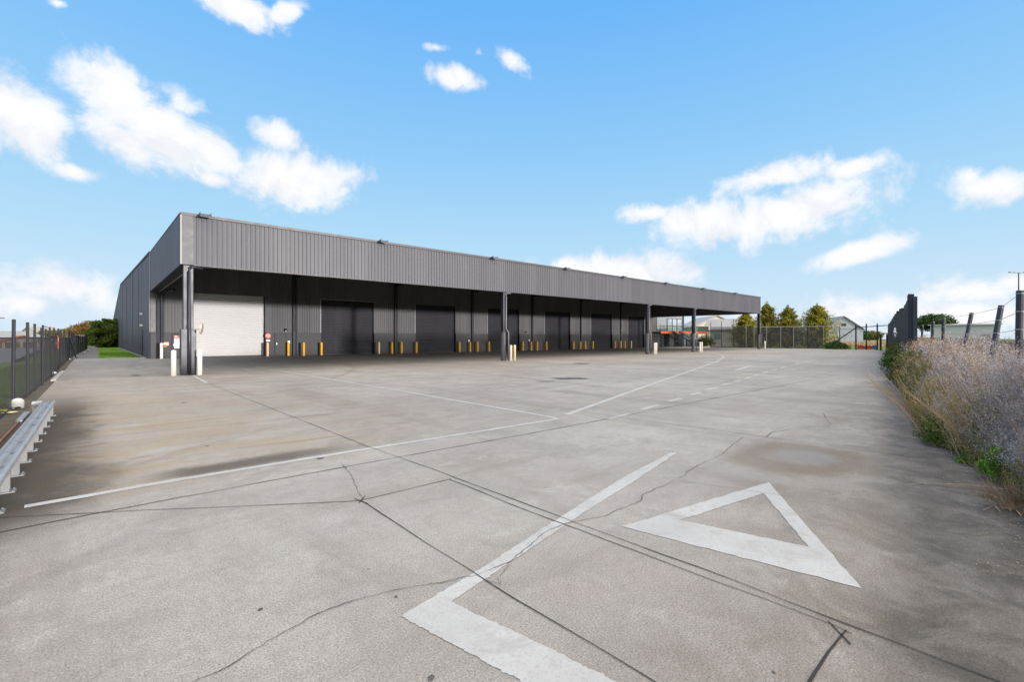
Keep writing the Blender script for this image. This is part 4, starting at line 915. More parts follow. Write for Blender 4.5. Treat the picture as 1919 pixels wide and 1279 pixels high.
# trees at the end of the gravel path
tree(190, 650, 80, 600, 2.3, 'bushy green tree at the end of the gravel path, left of the pair', 'leaf_mid', 110, 170, .10, low=-.1, sp=.3)
tree(206, 650, 82, 596, 2.3, 'darker green tree pressed against the end of the warehouse side wall', 'leaf_mid', 110, 170, .10, low=-.1, sp=.3)
tree(166, 640, 100, 601, 2.4, 'thin-crowned autumn tree with rusty leaves left of the green trees', 'leaf_autumn', 60, 50, .11, low=.3, sp=.35, limbs=12)
tree(146, 640, 104, 609, 2.3, 'low orange-leaved autumn tree behind the end of the left fence', 'leaf_autumn', 60, 60, .12, low=.15, limbs=9)
tree(93, 640, 120, 620, 2.6, 'yellowing round tree far behind the left fence', 'leaf_yellow', 70, 60, .16, low=.2)
tree(35, 640, 95, 629, 1.8, 'dark low tree between the terracotta house and the brick house', 'leaf_mid', 50, 60, .14, low=.0)
tree(58, 640, 110, 630, 2.2, 'squat green tree right of the terracotta-roofed house', 'leaf_olive', 50, 60, .15, low=.0)
tree(1750, 640, 95, 593, 3.4, 'dark spreading tree beside the long white shed', 'leaf_dark', 90, 80, .17, 'spreading_tree', .45, sp=.4, limbs=10)
for i, (u, d, vt, rx, m, lb) in enumerate(((1622, 190, 622, 4.5, 'leaf_dark', 'dark clump of trees on the horizon behind the gate'), (1606, 200, 626, 3.5, 'leaf_mid', 'small far tree left of the dark clump behind the gate'), (1640, 170, 623, 2.6, 'leaf_yellow', 'pale yellow-green tree behind the right gate post'), (1300, 150, 622, 3, 'leaf_dark', 'dark far tree behind the raised walkway'))):
    tree(u, 636, d, vt, rx, lb, m, 60, 60, .28, 'far_tree', .05)
# weeds: grey flowering thicket, one uncountable mass
def thicket(name, s0, s1, pfun, hfun, dens_, m, size=.011, stemw=.0025, slen=(.18, .5), fl=9, fall=1.):
    n = int(dens_); s = s0 + (s1 - s0) * rng.uniform(0, 1, n) ** fall; p = pfun(s, n); hmax = hfun(s, p); tt = np.clip((11.0 - s) / 4.6, 0, 1); p = p + .5 * tt * tt * (3 - 2 * tt) * np.clip((2.2 - p) / 1.2, 0, 1); ok = hmax > .08; s, p, hmax = s[ok], p[ok], hmax[ok]; n = len(s)
    zb = hmax * rng.uniform(.08, .92, n); ln = rng.uniform(*slen, n); tall = rng.uniform(0, 1, n) < .03; ln = ln * np.where(tall, 1.6, 1)
    dirv = np.stack([rng.normal(0, .38, n), rng.normal(0, .38, n), np.ones(n)], 1); dirv /= np.linalg.norm(dirv, axis=1, keepdims=True)
    base = np.outer(s, np.array(EU)) + np.outer(p, np.array(EN)) + np.outer(zb, np.array([0, 0, 1.]))
    ln = np.minimum(ln, np.maximum(.08, hmax * np.where(tall, 1.22, 1.06) - zb)); tip = base + dirv * ln[:, None]
    side = np.cross(dirv, unit(n)); side /= np.linalg.norm(side, axis=1, keepdims=True) + 1e-9
    dd = np.maximum(1., np.abs(s) / 7.)[:, None]
    stem = np.stack([base - side * stemw * dd, base + side * stemw * dd, tip + side * stemw * .4 * dd, tip - side * stemw * .4 * dd], 1)
    t = 1.03 - np.abs(rng.normal(0, .24, (n, fl))); t = np.clip(t, .1, 1.04); C = base[:, None, :] + (tip - base)[:, None, :] * t[:, :, None] + rng.normal(0, .017, (n, fl, 3)) * dd[:, None, :]
    sz = np.repeat(size * dd[:, 0], fl); lv = leaves(C.reshape(-1, 3), sz, 1.7)
    return tag(npmesh(name, np.concatenate([stem, lv]), 4, M[m]), kind='stuff')
hcap = lambda s: 1.46 - .0035 * np.clip(s - 6, 0, 60)
lump = lambda s, p: .82 + .12 * np.sin(s * 1.9 + p * 2.1) + .09 * np.sin(s * 4.7 - p * 3.3) + .07 * np.sin(s * 9.1 + p * 7)
hgrey = lambda s, p: hcap(s) * lump(s, p) * np.clip((p - .68) / .42, 0, 1) ** .7
thicket('grey_weed_thicket', 5.2, 9, lambda s, n: .74 + 2.0 * rng.uniform(0, 1, n) ** 1.6, hgrey, 34000, 'twig_grey', .0050, .0020, fl=11)
thicket('grey_weed_thicket', 9, 20, lambda s, n: .76 + 2.2 * rng.uniform(0, 1, n) ** 1.5, hgrey, 17000, 'twig_grey', .0055, .0015, fl=11)
thicket('grey_weed_thicket', 20, 34, lambda s, n: .85 + 2.4 * rng.uniform(0, 1, n) ** 1.3, hgrey, 6000, 'twig_grey', .008, .0014, fl=9)
hg = lambda s, p: (.78 + .3 * np.sin(s * 2.3) + .12 * np.sin(s * 5.9)) * lump(s + 3, p) * np.clip((p - .52) / .25, 0, 1) * np.clip((1.25 - p) / .3, .2, 1)
thicket('green_weed_verge', 5.6, 12, lambda s, n: .54 + .6 * rng.uniform(0, 1, n) ** 1.2, lambda s, p: hg(s, p) * (.35 + .4 * (np.sin(s * 1.1) > .1)), 1900, 'leaf_olive', .009, .0018, fl=10)
thicket('yellow_weed_verge', 6.5, 26, lambda s, n: .52 + .55 * rng.uniform(0, 1, n), hg, 5200, 'leaf_yellow', .0075, .0016, fl=9)
thicket('green_weed_verge', 14, 46, lambda s, n: .50 + .7 * rng.uniform(0, 1, n), lambda s, p: 1.15 * hg(s, p), 9000, 'leaf_olive', .008, .0016, fl=9)
thicket('straw_verge', 6, 30, lambda s, n: .5 + .6 * rng.uniform(0, 1, n), lambda s, p: hg(s, p) * 1.15, 3400, 'straw', .0045, .0022, (.3, .8), 6)
thicket('brown_weed_verge', 5.6, 30, lambda s, n: .55 + 1.0 * rng.uniform(0, 1, n), lambda s, p: hgrey(s, p) * .95 + .22, 4800, 'twig_brown', .0055, .0024, (.3, .75), 6)
# fallen leaves and seed heads blown onto the concrete
n_ = 2600; s_l = 4.6 + 26 * rng.uniform(0, 1, n_) ** 1.7; p_l = np.array([pe(q) for q in s_l]) + .12 - np.abs(rng.normal(0, .32, n_)); C_l = np.outer(s_l, np.array(EU)) + np.outer(p_l, np.array(EN)) + np.array([0, 0, .006])
lv = leaves(C_l, .008, 1.8); lv[:, :, 2] = .005 + np.abs(lv[:, :, 2] - .006) * .5; tag(npmesh('leaf_litter', lv, 4, M['twig_brown']), kind='stuff')
# single plants one can point to
def gpl(u, v): x, y = gp(u, v); return (x, y, 0)
bush('leafy_weed', gpl(1762, 834), .34, .3, .40, 34, 70, .016, 'leaf_mid', 'low green leafy weed spreading farthest onto the concrete', 'weed', 1.4)
bush('leafy_weed', gpl(1822, 838), .3, .3, .46, 30, 60, .014, 'leaf_bright', 'taller fresh green weed right of the low one at the bed edge', 'weed', 1.5)
bush('leafy_weed', gpl(1812, 868), .12, .10, .12, 12, 50, .016, 'leaf_bright', 'small bright lime weed at the foot of the tall dry stalks', 'weed', 1.8)
bush('leafy_weed', gpl(1888, 905), .26, .26, .42, 22, 60, .012, 'leaf_bright', 'fresh green feathery weed at the right edge of the bed', 'weed', 2.4)
bush('leafy_weed', tuple(ep(27, .62)), .8, .5, 1.25, 40, 70, .03, 'leaf_mid', 'large green shrub in front of the black paling fence', 'shrub', 1.8)
bush('leafy_weed', tuple(ep(21, .66)), .55, .45, .95, 34, 70, .025, 'leaf_olive', 'olive shrub on the bed edge nearer than the paling fence', 'shrub', 1.8)
def stalks(loc, n, h, lean, m, label, spread=.1, branch=9):
    t = thing('dry_stalks', label, 'weed', loc); s = MB()
    for k in range(n):
        a = random.uniform(-.5, .5) + lean[1]; L = h * random.uniform(.65, 1.05); th = lean[0] * random.uniform(.6, 1.3)
        d = Vector((math.cos(a) * math.sin(th), math.sin(a) * math.sin(th), math.cos(th))); b = Vector((random.gauss(0, spread), random.gauss(0, spread), 0)); e = b + d * L
        s.tube([b, b + d * L * .5 + Vector((0, 0, .03)), e], [.005, .004, .0018], 5)
        for q in range(branch):
            f_ = random.uniform(.35, 1); c = b + d * L * f_; v = (d + Vector(unit(1)[0]) * .75).normalized() * random.uniform(.06, .2); s.tube([c, c + v], [.002, .001], 3)
    s.build('stalk', M[m], t); return t
stalks(gpl(1850, 858), 14, 1.3, (.75, R(48 + 85)), 'straw', 'tall straw-coloured dry stalks leaning left over the concrete')
stalks(gpl(1815, 862), 6, .62, (.55, R(48 + 80)), 'straw', 'short dry stalks rising from the lime green weed', .04)
stalks(tuple(ep(11.5, .7)), 14, 1.45, (.7, R(48 + 80)), 'straw', 'pale dry stalks leaning over the middle of the weed bed')
stalks(tuple(ep(9.5, .85)), 10, 1.4, (.5, R(48 + 70)), 'twig_brown', 'reddish brown dry stalks standing among the grey weeds', .2, 14)
stalks(gpl(1925, 958), 40, .24, (.8, R(48 + 80)), 'twig_brown', 'tangled brown dead weed at the right edge of the picture', .1, 12)
t = thing('dead_branch', 'thin dead branch lying across the concrete from the brown weed', 'branch', (0, 0, 0)); s = MB(); a, b_ = Vector((*gp(1905, 925), .03)), Vector((*gp(1722, 908), .012)); s.tube([a, (a + b_) / 2 + Vector((0, .01, .02)), b_], [.005, .004, .002], 5)
for k in range(34):
    f_ = random.uniform(.25, 1); c = a + (b_ - a) * f_; v = Vector((random.gauss(0, .07), random.gauss(0, .07), random.uniform(0, .03))) + (b_ - a).normalized() * .05; s.tube([c, c + v], [.002, .001], 3)
s.build('twig', M['twig_brown'], t)
x, y = gp(255, 705); blades('joint_weed', 70, lambda: (x + random.gauss(0, .07), y + random.gauss(0, .04), 0), .08, M['leaf_bright'], .008)

# ------------------------------------------------------------------ what stands beyond the yard
def gable(label, u, d, rot, L, W, eave, ridge, mw, mr, name='shed', cat='shed', extra=None, base=-.3, group=None):
    b = at(u, HZ, d); t = thing(name, label, cat, (b.x, b.y, base), R(rot), group); e, r = eave - base, ridge - base
    m = MB(); m.quad((-L / 2, -W / 2, 0), (L / 2, -W / 2, 0), (L / 2, -W / 2, e), (-L / 2, -W / 2, e)); m.quad((-L / 2, W / 2, 0), (L / 2, W / 2, 0), (L / 2, W / 2, e), (-L / 2, W / 2, e))
    for x in (-L / 2, L / 2): m.poly([(x, -W / 2, 0), (x, W / 2, 0), (x, W / 2, e), (x, 0, r - .02), (x, -W / 2, e)])
    m.build('wall', M[mw], t); m = MB(); o = .35; sl = (r - e) / (W / 2)
    for sg in (-1, 1):
        p = [(-L / 2 - o, 0, r), (L / 2 + o, 0, r), (L / 2 + o, sg * (W / 2 + o), e - sl * o), (-L / 2 - o, sg * (W / 2 + o), e - sl * o)]
        m.poly(p); m.poly([(a_, b2, c_ + .12) for a_, b2, c_ in p]); m.bar(Vector(p[2]) + Vector((0, 0, .06)), Vector(p[3]) + Vector((0, 0, .06)), .1, .16)
        for k in (0, 1): m.bar(Vector(p[0 if k else 1]) + Vector((0, 0, .06)), Vector(p[3 if k else 2]) + Vector((0, 0, .06)), .08, .14)
    m.build('roof', M[mr], t)
    for (nm_, side, x, z, w_, h_, mm) in (extra or []):
        m = MB()
        if side == 'f': m.box(x - w_ / 2, -W / 2 - .06, z, x + w_ / 2, -W / 2 - .02, z + h_)
        elif side == 'b': m.box(x - w_ / 2, W / 2 + .02, z, x + w_ / 2, W / 2 + .06, z + h_)
        elif side == 'l': m.box(-L / 2 - .06, x - w_ / 2, z, -L / 2 - .02, x + w_ / 2, z + h_)
        else: m.box(L / 2 + .02, x - w_ / 2, z, L / 2 + .06, x + w_ / 2, z + h_)
        fr = m.build(nm_, M[mm], t)
        if nm_ == 'window': pass
    return t
# pale blue gabled shed right of the conifers; its gable end faces the yard
gable('pale blue shed with a grey gable end right of the golden conifers', 1566, 125, 30, 12, 8.4, 3.7, 6.9, 'wall_pale_blue', 'roof_grey', extra=[('vent', 'l', 0, 4.7, 1.0, .7, 'trim_dark'), ('gable_sheet', 'l', 0, 3.85, 7.4, .25, 'roof_grey')])
gable('large pale-roofed house seen beneath the canopy end', 1325, 112, 42, 15, 10.5, 3.9, 6.4, 'render_cream', 'roof_pale', 'house', 'house', extra=[('window', 'r', -1.5, 1.4, 1.4, 1.5, 'dark_glass'), ('window', 'l', -1, 1.4, 1.4, 1.5, 'dark_glass'), ('window', 'f', 3, 1.4, 1.6, 1.4, 'window_glass'), ('window', 'f', -3, 1.4, 1.6, 1.4, 'window_glass'), ('door', 'f', 0, .2, 1.1, 2.1, 'timber')])
gable('cream house with a pink-beige gable behind the mesh fence left of the conifers', 1362, 98, 100, 7, 7, 3.2, 5.3, 'render_cream', 'roof_pale', 'house', 'house', extra=[('window', 'f', 1, 1.4, 1.3, 1.2, 'window_glass'), ('window', 'l', 1, 1.4, 1.3, 1.2, 'window_glass'), ('window', 'b', 1, 1.4, 1.3, 1.2, 'window_glass')])
gable('long white shed beside the dark spreading tree', 1806, 92, -86, 9.6, 6, 3.95, 4.2, 'shed_white', 'shed_white', extra=[('door', 'f', 3, .3, 1.2, 2.1, 'roof_grey'), ('door', 'l', 0, .3, 1.2, 2.1, 'roof_grey')])
for i, (u, d, w_, lb) in enumerate(((1741, 70, 6, 'low white hoop greenhouse left of the white shed'), (1778, 75, 5.5, 'low white hoop greenhouse in front of the white shed'))):
    b = at(u, HZ, d); t = thing('greenhouse', lb, 'greenhouse', (b.x, b.y, -.3), R(-84), 'hoop greenhouses'); m = MB(); P = []
    for k in range(13): a = math.pi * k / 12; P.append((math.cos(a) * w_ / 2, .3 + math.sin(a) * (1.55 - .1 * i)))
    for k in range(12): m.quad((P[k][0], 0, P[k][1]), (P[k + 1][0], 0, P[k + 1][1]), (P[k + 1][0], 14, P[k + 1][1]), (P[k][0], 14, P[k][1]))
    m.poly([(x, 0, z) for x, z in P]); m.poly([(x, 14, z) for x, z in P]); m.build('cover', M['shed_white'], t)
    m = MB(); m.box(-w_ / 2, -.02, -.1, w_ / 2, 14.02, .3); m.build('base_wall', M['timber'], t)
# brown low hedge fence and field strip
def strip_fence(label, a, b, h, m, name='paling_fence'):
    t = thing(name, label, 'fence', tuple(a)); mb = MB(); d = b - a; n = int(d.length / 1.5)
    for k in range(n): mb.box(-.01, 0, 0, .02, 1.47, h + random.uniform(-.04, .04), Matrix.Translation(d * (k / n)) @ Matrix.Rotation(math.atan2(d.y, d.x) - math.pi / 2, 4, 'Z'))
    mb.build('panel', M[m], t)
    mb = MB()
    for k in range(0, n + 1, 2): q = d * (k / n); mb.bar(q, q + Vector((0, 0, h + .1)), .1)
    mb.build('post', M['black_steel'], t); return t
def gpt(u, d): p = at(u, HZ, d); return Vector((p.x, p.y, -.3))
strip_fence('brown paling fence across the field behind the wire fence', gpt(1712, 62), gpt(1960, 40), 1.45, 'timber')
blades('dry_grass', 15000, lambda: (lambda q: (q.x, q.y, -.32))(at(random.uniform(1560, 1670), HZ, random.uniform(95, 125))), 1.0, M['straw'], .08)
# parked car beyond the wire fence
def car(u, d, rot, label, m):
    b = at(u, HZ, d); t = thing('parked_car', label, 'car', (b.x, b.y, -.3), R(rot)); W_ = .86
    prof_ = [(-2.1, .35), (-2.15, .75), (-2.0, .95), (-1.2, 1.02), (-.55, 1.5), (.9, 1.54), (1.75, 1.05), (2.1, .95), (2.15, .4)]
    body = [(-2.15, .32), (-2.18, .72), (-1.95, .92), (-1.1, 1.0), (1.8, 1.02), (2.12, .92), (2.15, .35)]
    def extr(pr, w0, w1, nm, mm, par=t, bev=.05):
        mb = MB(); n = len(pr); zt = max(z for _, z in pr); zb = min(z for _, z in pr)
        for sg in (-1, 1): mb.v += [(x, sg * (w0 + (w1 - w0) * (z - zb) / (zt - zb)), z) for x, z in pr]
        mb.f.append(tuple(range(n))[::-1]); mb.f.append(tuple(range(n, 2 * n)))
        for k in range(n): j = (k + 1) % n; mb.f.append((k, j, n + j, n + k))
        return mb.build(nm, M[mm], par, bevel=bev)
    extr(body, W_, W_ * .96, 'body', m); extr([(-1.15, .99), (-.55, 1.46), (.85, 1.5), (1.7, 1.01)], W_ * .93, W_ * .72, 'cabin_glass', 'car_glass', bev=.02)
    extr([(-.62, 1.44), (-.5, 1.52), (.8, 1.55), (.95, 1.45)], W_ * .76, W_ * .7, 'roof', m)
    mb = MB()
    for sg in (-1, 1):
        for (x0, z0, x1, z1) in ((-1.12, 1.0, -.58, 1.45), (1.68, 1.02, .9, 1.48), (.15, 1.0, .12, 1.48)): mb.bar((x0, sg * W_ * .93, z0), (x1, sg * W_ * .74, z1), .07)
    mb.build('pillar', M[m], t)
    for x in (-1.35, 1.35):
        for sg in (-1, 1):
            mb = MB(); mb.tube([(x, sg * W_ * .78, .32), (x, sg * W_ * 1.02, .32)], .32, 18); wv = mb.build('wheel', M['tyre'], t); mb = MB(); mb.tube([(x, sg * W_ * 1.0, .32), (x, sg * W_ * 1.03, .32)], .2, 14); mb.build('rim', M['galv'], wv)
    for sg in (-1, 1):
        mb = MB(); mb.box(-2.2, sg * .62 - .16, .66, -2.1, sg * .62 + .16, .8); mb.build('headlight', M['lamp_lens'], t)
    mb = MB(); mb.box(-2.2, -.4, .42, -2.14, .4, .6); mb.build('grille', M['black_steel'], t)
car(1806, 40, 40, 'blue-grey car parked beyond the leaning fence posts', 'car_paint')
car(1741, 66, 70, 'white car far behind the wire fence near the greenhouses', 'plastic_white')
# lamps on tall poles
def lamp(u, d, vt, label, arm=1.25):
    b = at(u, HZ, d); h = H + (HZ - vt) * d / F + .3; t = thing('street_lamp', label, 'street lamp', (b.x, b.y, -.3), YAW - math.pi / 2)
    m = MB(); m.tube([(0, 0, 0), (0, 0, h)], [.11, .06], 10); m.build('pole', M['sleeve_grey'], t)
    for sg in (-1, 1):
        m = MB(); m.tube([(0, 0, h - .05), (sg * arm * .5, 0, h - .02), (sg * arm * .7, 0, h + .03)], .035, 6); ar = m.build('arm', M['sleeve_grey'], t)
        m = MB(); m.box(min(sg * arm * .55, sg * arm), -.16, h - .02, max(sg * arm * .55, sg * arm), .16, h + .07); m.build('lamp_head', M['sleeve_dark'], ar, bevel=.02)
lamp(1909, 60, 511, 'double-armed lamp on a tall pole behind the nearest fence post'); lamp(-7, 62, 597, 'lamp head on a pole at the far left edge beyond the fence', 1.0)
# houses beyond the road on the left
gable('cream house at the far left beyond the fence', 6, 78, 60, 9, 6, 1.55, 2.5, 'render_cream', 'roof_pale', 'house', 'house', extra=[('window', 'l', 0, 1.0, 1.6, .7, 'dark_glass'), ('window', 'f', 1, 1.0, 1.4, .7, 'dark_glass'), ('window', 'f', -2, 1.0, 1.4, .7, 'dark_glass')])
gable('terracotta-roofed house behind the first gap in the left fence', 38, 74, 100, 7, 5, .9, 1.75, 'render_cream', 'terracotta', 'house', 'house', extra=[('window', 'f', 0, .6, 1.2, .5, 'dark_glass'), ('window', 'b', 0, .6, 1.2, .5, 'dark_glass')])
gable('low brown-roofed house right of the terracotta one beyond the left fence', 62, 82, 95, 8, 5, .8, 1.5, 'brick', 'timber', 'house', 'house', extra=[('window', 'b', 0, .5, 1.2, .5, 'dark_glass')])
gable('white gabled house on the rise between two fence posts on the left', 76, 130, 40, 5.5, 5, 2.8, 4.4, 'plastic_white', 'roof_pale', 'house', 'house', extra=[('window', 'l', 0, 1.4, 1.2, 1, 'dark_glass')])
strip_fence('brick-brown garden fence beyond the road at the far left', gpt(-60, 66), gpt(75, 72), 1.1, 'timber', 'garden_fence')
# box truck behind the fence end
b = at(148, HZ, 100); t = thing('box_truck', 'pale box truck parked behind the end of the left fence', 'truck', (b.x, b.y, -.4), R(48.3 + 40))
m = MB(); m.box(-1.9, -.9, .7, 1.3, .9, 2.45); m.build('cargo_box', M['shed_white'], t, bevel=.03); m = MB(); m.box(1.36, -.85, .5, 2.5, .85, 1.95); m.build('cab', M['plastic_white'], t, bevel=.1); m = MB(); m.box(2.4, -.7, 1.2, 2.52, .7, 1.75); m.build('windscreen', M['car_glass'], t); m = MB(); m.box(-1.9, -.5, .4, 2.4, .5, .68); m.build('chassis', M['black_steel'], t)
for x in (-1.1, 1.8):
    for sg in (-1, 1): m = MB(); m.tube([(x, sg * .62, .4), (x, sg * .88, .4)], .4, 16); m.build('wheel', M['tyre'], t)
# hills
hl = MB(); cols = []
for k in range(80):
    az = R(70 + 42 * k / 79); h = 4.5 + 3.2 * math.sin(k * .21) + 1.6 * math.sin(k * .57 + 1) + .6 * math.sin(k * 1.7); h *= min(1, max(0, (az - R(78)) / R(12)))
    cols.append((az, h))
for (a0, h0), (a1, h1) in zip(cols, cols[1:]):
    P = lambda a, r, z: (math.cos(a) * r, math.sin(a) * r, z)
    rr = [(230, -.4), (300, .55), (360, .95), (430, 1.0), (520, .6)]
    for (r0, f0), (r1, f1) in zip(rr, rr[1:]):
        g0 = lambda f, h: -.4 if f < 0 else f * h
        hl.quad(P(a0, r0, g0(f0, h0)), P(a1, r0, g0(f0, h1)), P(a1, r1, g0(f1, h1)), P(a0, r1, g0(f1, h0)))
hl.build('hill', M['hill_grass'], smooth=True)['kind'] = 'structure'

# ------------------------------------------------------------------ sky, sun, camera
SUN_EL, SUN_AZ = R(2.2), R(-76)                 # low, behind and to the right of the viewer
W = bpy.data.worlds.new('World'); scene.world = W; W.use_nodes = True; nt = W.node_tree; nd = nt.nodes; lk = nt.links
bg = nd['Background']
def wn(t, **kw):
    x = nd.new(t)
    for k, v in kw.items(): setattr(x, k, v)
    return x
def wm(op, a, b=None, c=None, clamp=False):
    x = wn('ShaderNodeMath', operation=op, use_clamp=clamp)
    for i, q in enumerate((a, b, c)):
        if q is None: continue
        if isinstance(q, (int, float)): x.inputs[i].default_value = q
        else: lk.new(q, x.inputs[i])
    return x.outputs[0]
def wr(f_, a, b, t0=0, t1=1, it='SMOOTHSTEP'):
    x = wn('ShaderNodeMapRange', interpolation_type=it); lk.new(f_, x.inputs['Value'])
    for k, v in (('From Min', a), ('From Max', b), ('To Min', t0), ('To Max', t1)): x.inputs[k].default_value = v
    return x.outputs['Result']
def wmix(f_, a, b):
    x = wn('ShaderNodeMix', data_type='RGBA')
    for q, i in ((f_, 0), (a, 6), (b, 7)):
        if isinstance(q, (int, float)): x.inputs[i].default_value = q
        elif isinstance(q, tuple): x.inputs[i].default_value = (*q, 1)
        else: lk.new(q, x.inputs[i])
    return x.outputs[2]
tc = wn('ShaderNodeTexCoord'); D = tc.outputs['Generated']
sx = wn('ShaderNodeSeparateXYZ'); lk.new(D, sx.inputs[0])
el = wm('ARCSINE', sx.outputs[2]); az = wm('ARCTAN2', sx.outputs[1], sx.outputs[0])
ramp = wn('ShaderNodeValToRGB'); lk.new(wr(el, 0, R(50), it='LINEAR'), ramp.inputs[0])
stops = [(0, (.74, .87, 1.0)), (.1, (.62, .83, 1.0)), (.24, (.45, .75, 1.0)), (.45, (.29, .62, 1.0)), (.70, (.165, .50, 1.0)), (1, (.10, .40, .98))]
e = ramp.color_ramp.elements; e[0].position = 0; e[0].color = (*stops[0][1], 1); e[1].position = 1; e[1].color = (*stops[-1][1], 1)
for p, c in stops[1:-1]: q = e.new(p); q.color = (*c, 1)
sky = wn('ShaderNodeTexSky', sky_type='NISHITA'); sky.sun_disc = False; sky.sun_elevation = SUN_EL; sky.sun_rotation = math.pi / 2 - SUN_AZ
skyc = wn('ShaderNodeVectorMath', operation='SCALE'); lk.new(sky.outputs[0], skyc.inputs[0]); skyc.inputs['Scale'].default_value = .1
base = wmix(.06, ramp.outputs[0], skyc.outputs[0])
ae = wn('ShaderNodeCombineXYZ'); lk.new(az, ae.inputs[0]); lk.new(el, ae.inputs[1])
nz = wn('ShaderNodeTexNoise'); nz.inputs['Scale'].default_value = 8; nz.inputs['Detail'].default_value = 10; nz.inputs['Roughness'].default_value = .62; nz.inputs['Distortion'].default_value = .5; lk.new(D, nz.inputs['Vector'])
nz2 = wn('ShaderNodeTexNoise'); nz2.inputs['Scale'].default_value = 30; nz2.inputs['Detail'].default_value = 5; nz2.inputs['Roughness'].default_value = .6; lk.new(D, nz2.inputs['Vector'])
def azel(u, v):
    r = (u - 959.5) / F; return YAW - math.atan(r), math.atan((HZ - v) / F / math.sqrt(1 + r * r))
# clouds: where each stands in the sky (bearing, height), its size, tilt and thickness
CL = [(40, 235, 95, 75, -30, 1), (-10, 200, 90, 70, -30, 1), (215, 165, 110, 62, -20, 1), (300, 250, 140, 62, -35, 1), (240, 270, 90, 40, -30, .8), (400, 285, 70, 40, -30, .8), (340, 190, 40, 30, -20, .6),
      (560, 340, 115, 52, 8, 1), (530, 258, 48, 24, -10, .75), (400, 337, 38, 16, 0, .75), (140, 322, 45, 15, 0, .6), (440, 15, 90, 30, -5, .95), (530, 25, 40, 18, 25, .8), (110, 5, 22, 9, 10, .7),
      (850, 143, 60, 26, -8, 1), (815, 88, 26, 12, 0, .7), (957, 110, 34, 20, -25, .75), (897, 97, 16, 12, 0, .55),
      (1450, 330, 108, 30, 4, 1), (1480, 400, 190, 58, 8, 1), (1290, 415, 75, 30, 0, .85), (1215, 400, 55, 15, 0, .75), (1600, 312, 75, 24, 8, .85), (1600, 475, 95, 22, 12, .95), (1860, 355, 80, 32, -4, .95), (1815, 330, 30, 20, 30, .7),
      (1150, 510, 150, 36, -2, 1), (1060, 500, 60, 24, 0, .9), (120, 540, 130, 44, 0, .8), (40, 570, 120, 36, 0, .7), (1620, 580, 120, 36, 0, .75), (1810, 545, 130, 34, 0, .8), (1800, 590, 170, 40, 0, .8), (1900, 530, 90, 24, 0, .7), (1420, 600, 160, 18, 0, .6)]
best = None
for (u, v, ru, rv, tilt, th) in CL:
    a, el0 = azel(u, v); ra = abs(azel(u - ru, v)[0] - azel(u + ru, v)[0]) / 2; re = abs(azel(u, v - rv)[1] - azel(u, v + rv)[1]) / 2
    mp = wn('ShaderNodeMapping', vector_type='TEXTURE'); mp.inputs['Location'].default_value = (a, el0, 0); mp.inputs['Rotation'].default_value = (0, 0, R(-tilt)); mp.inputs['Scale'].default_value = (ra * 1.17, re * 1.22, 1)
    lk.new(ae.outputs[0], mp.inputs[0]); ln = wn('ShaderNodeVectorMath', operation='LENGTH'); lk.new(mp.outputs[0], ln.inputs[0])
    m = wm('MULTIPLY', wm('SUBTRACT', 1., ln.outputs['Value']), th)
    best = m if best is None else wm('SMOOTH_MAX', best, m, .12)
nn = wm('ADD', wm('MULTIPLY', wm('SUBTRACT', nz.outputs['Fac'], .5), 1.95), wm('MULTIPLY', wm('SUBTRACT', nz2.outputs['Fac'], .5), .9))
cm = wr(wm('ADD', best, nn), -.06, .5)
cdens = wr(wm('ADD', best, wm('MULTIPLY', nn, .7)), .1, .8)
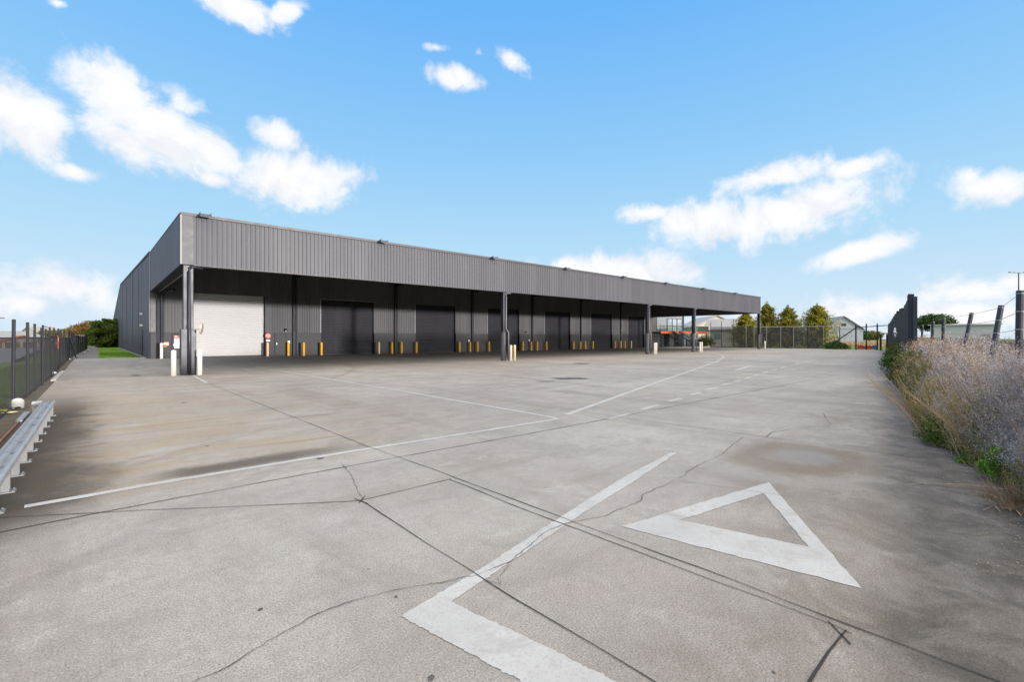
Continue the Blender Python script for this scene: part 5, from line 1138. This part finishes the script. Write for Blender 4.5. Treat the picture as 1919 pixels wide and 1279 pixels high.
# billow shading: the same noise looked up a little lower in the sky tells lit tops from shaded bases
off = wn('ShaderNodeVectorMath', operation='ADD'); lk.new(D, off.inputs[0]); off.inputs[1].default_value = (0, 0, .035)
nzs = wn('ShaderNodeTexNoise'); lk.new(off.outputs[0], nzs.inputs['Vector'])
for k_ in ('Scale', 'Detail', 'Roughness', 'Distortion'): nzs.inputs[k_].default_value = nz.inputs[k_].default_value
shade = wr(wm('SUBTRACT', nzs.outputs['Fac'], nz.outputs['Fac']), -.06, .13)
ccol = wmix(wm('MULTIPLY', shade, .4), wmix(cdens, (.84, .91, 1.0), (1.04, 1.03, 1.03)), (.76, .79, .86))
front = wmix(wm('MULTIPLY', cm, .96), base, ccol)
# added fill light: unseen bright overcast, behind and above the viewer, out of frame
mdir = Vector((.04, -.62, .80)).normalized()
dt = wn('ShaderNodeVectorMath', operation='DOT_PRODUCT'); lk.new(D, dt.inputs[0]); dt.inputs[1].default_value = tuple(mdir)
ov_fill = wr(wm('ADD', dt.outputs['Value'], wm('MULTIPLY', wm('SUBTRACT', nz.outputs['Fac'], .5),   .24)), .44, .66)
OVC_FILL = 2.7
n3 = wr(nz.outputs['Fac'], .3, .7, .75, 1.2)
oc_fill = wn('ShaderNodeVectorMath', operation='SCALE'); oc_fill.inputs[0].default_value = (1.0, .935, .85); lk.new(wm('MULTIPLY', n3, OVC_FILL), oc_fill.inputs['Scale'])
fin = wmix(ov_fill, front, oc_fill.outputs[0])
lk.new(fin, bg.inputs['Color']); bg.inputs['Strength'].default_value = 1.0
W.cycles.sampling_method = 'MANUAL'; W.cycles.sample_map_resolution = 1024
ld = bpy.data.lights.new('sun', 'SUN'); ld.energy = 4.0; ld.angle = R(2.0); ld.color = (1, .95, .92); lo = bpy.data.objects.new('sun', ld); COL.objects.link(lo)
sd = Vector((math.cos(SUN_EL) * math.cos(SUN_AZ), math.cos(SUN_EL) * math.sin(SUN_AZ), math.sin(SUN_EL))); lo.rotation_euler = sd.to_track_quat('Z', 'Y').to_euler(); lo.location = sd * 60
cd = bpy.data.cameras.new('camera'); cam = bpy.data.objects.new('camera', cd); COL.objects.link(cam); scene.camera = cam
cd.sensor_width = 36; cd.lens = F / 1919 * 36; cd.shift_y = -(639.5 - HZ) / 1919; cd.clip_end = 3000; cd.clip_start = .05
cam.location = (0, 0, H); cam.rotation_euler = (R(90), 0, YAW - math.pi / 2)
scene.view_settings.view_transform = 'Standard'; scene.view_settings.look = 'None'; scene.view_settings.exposure = 0.; scene.view_settings.gamma = 1
scene.cycles.max_bounces = 6; scene.cycles.transparent_max_bounces = 24; scene.cycles.use_adaptive_sampling = True
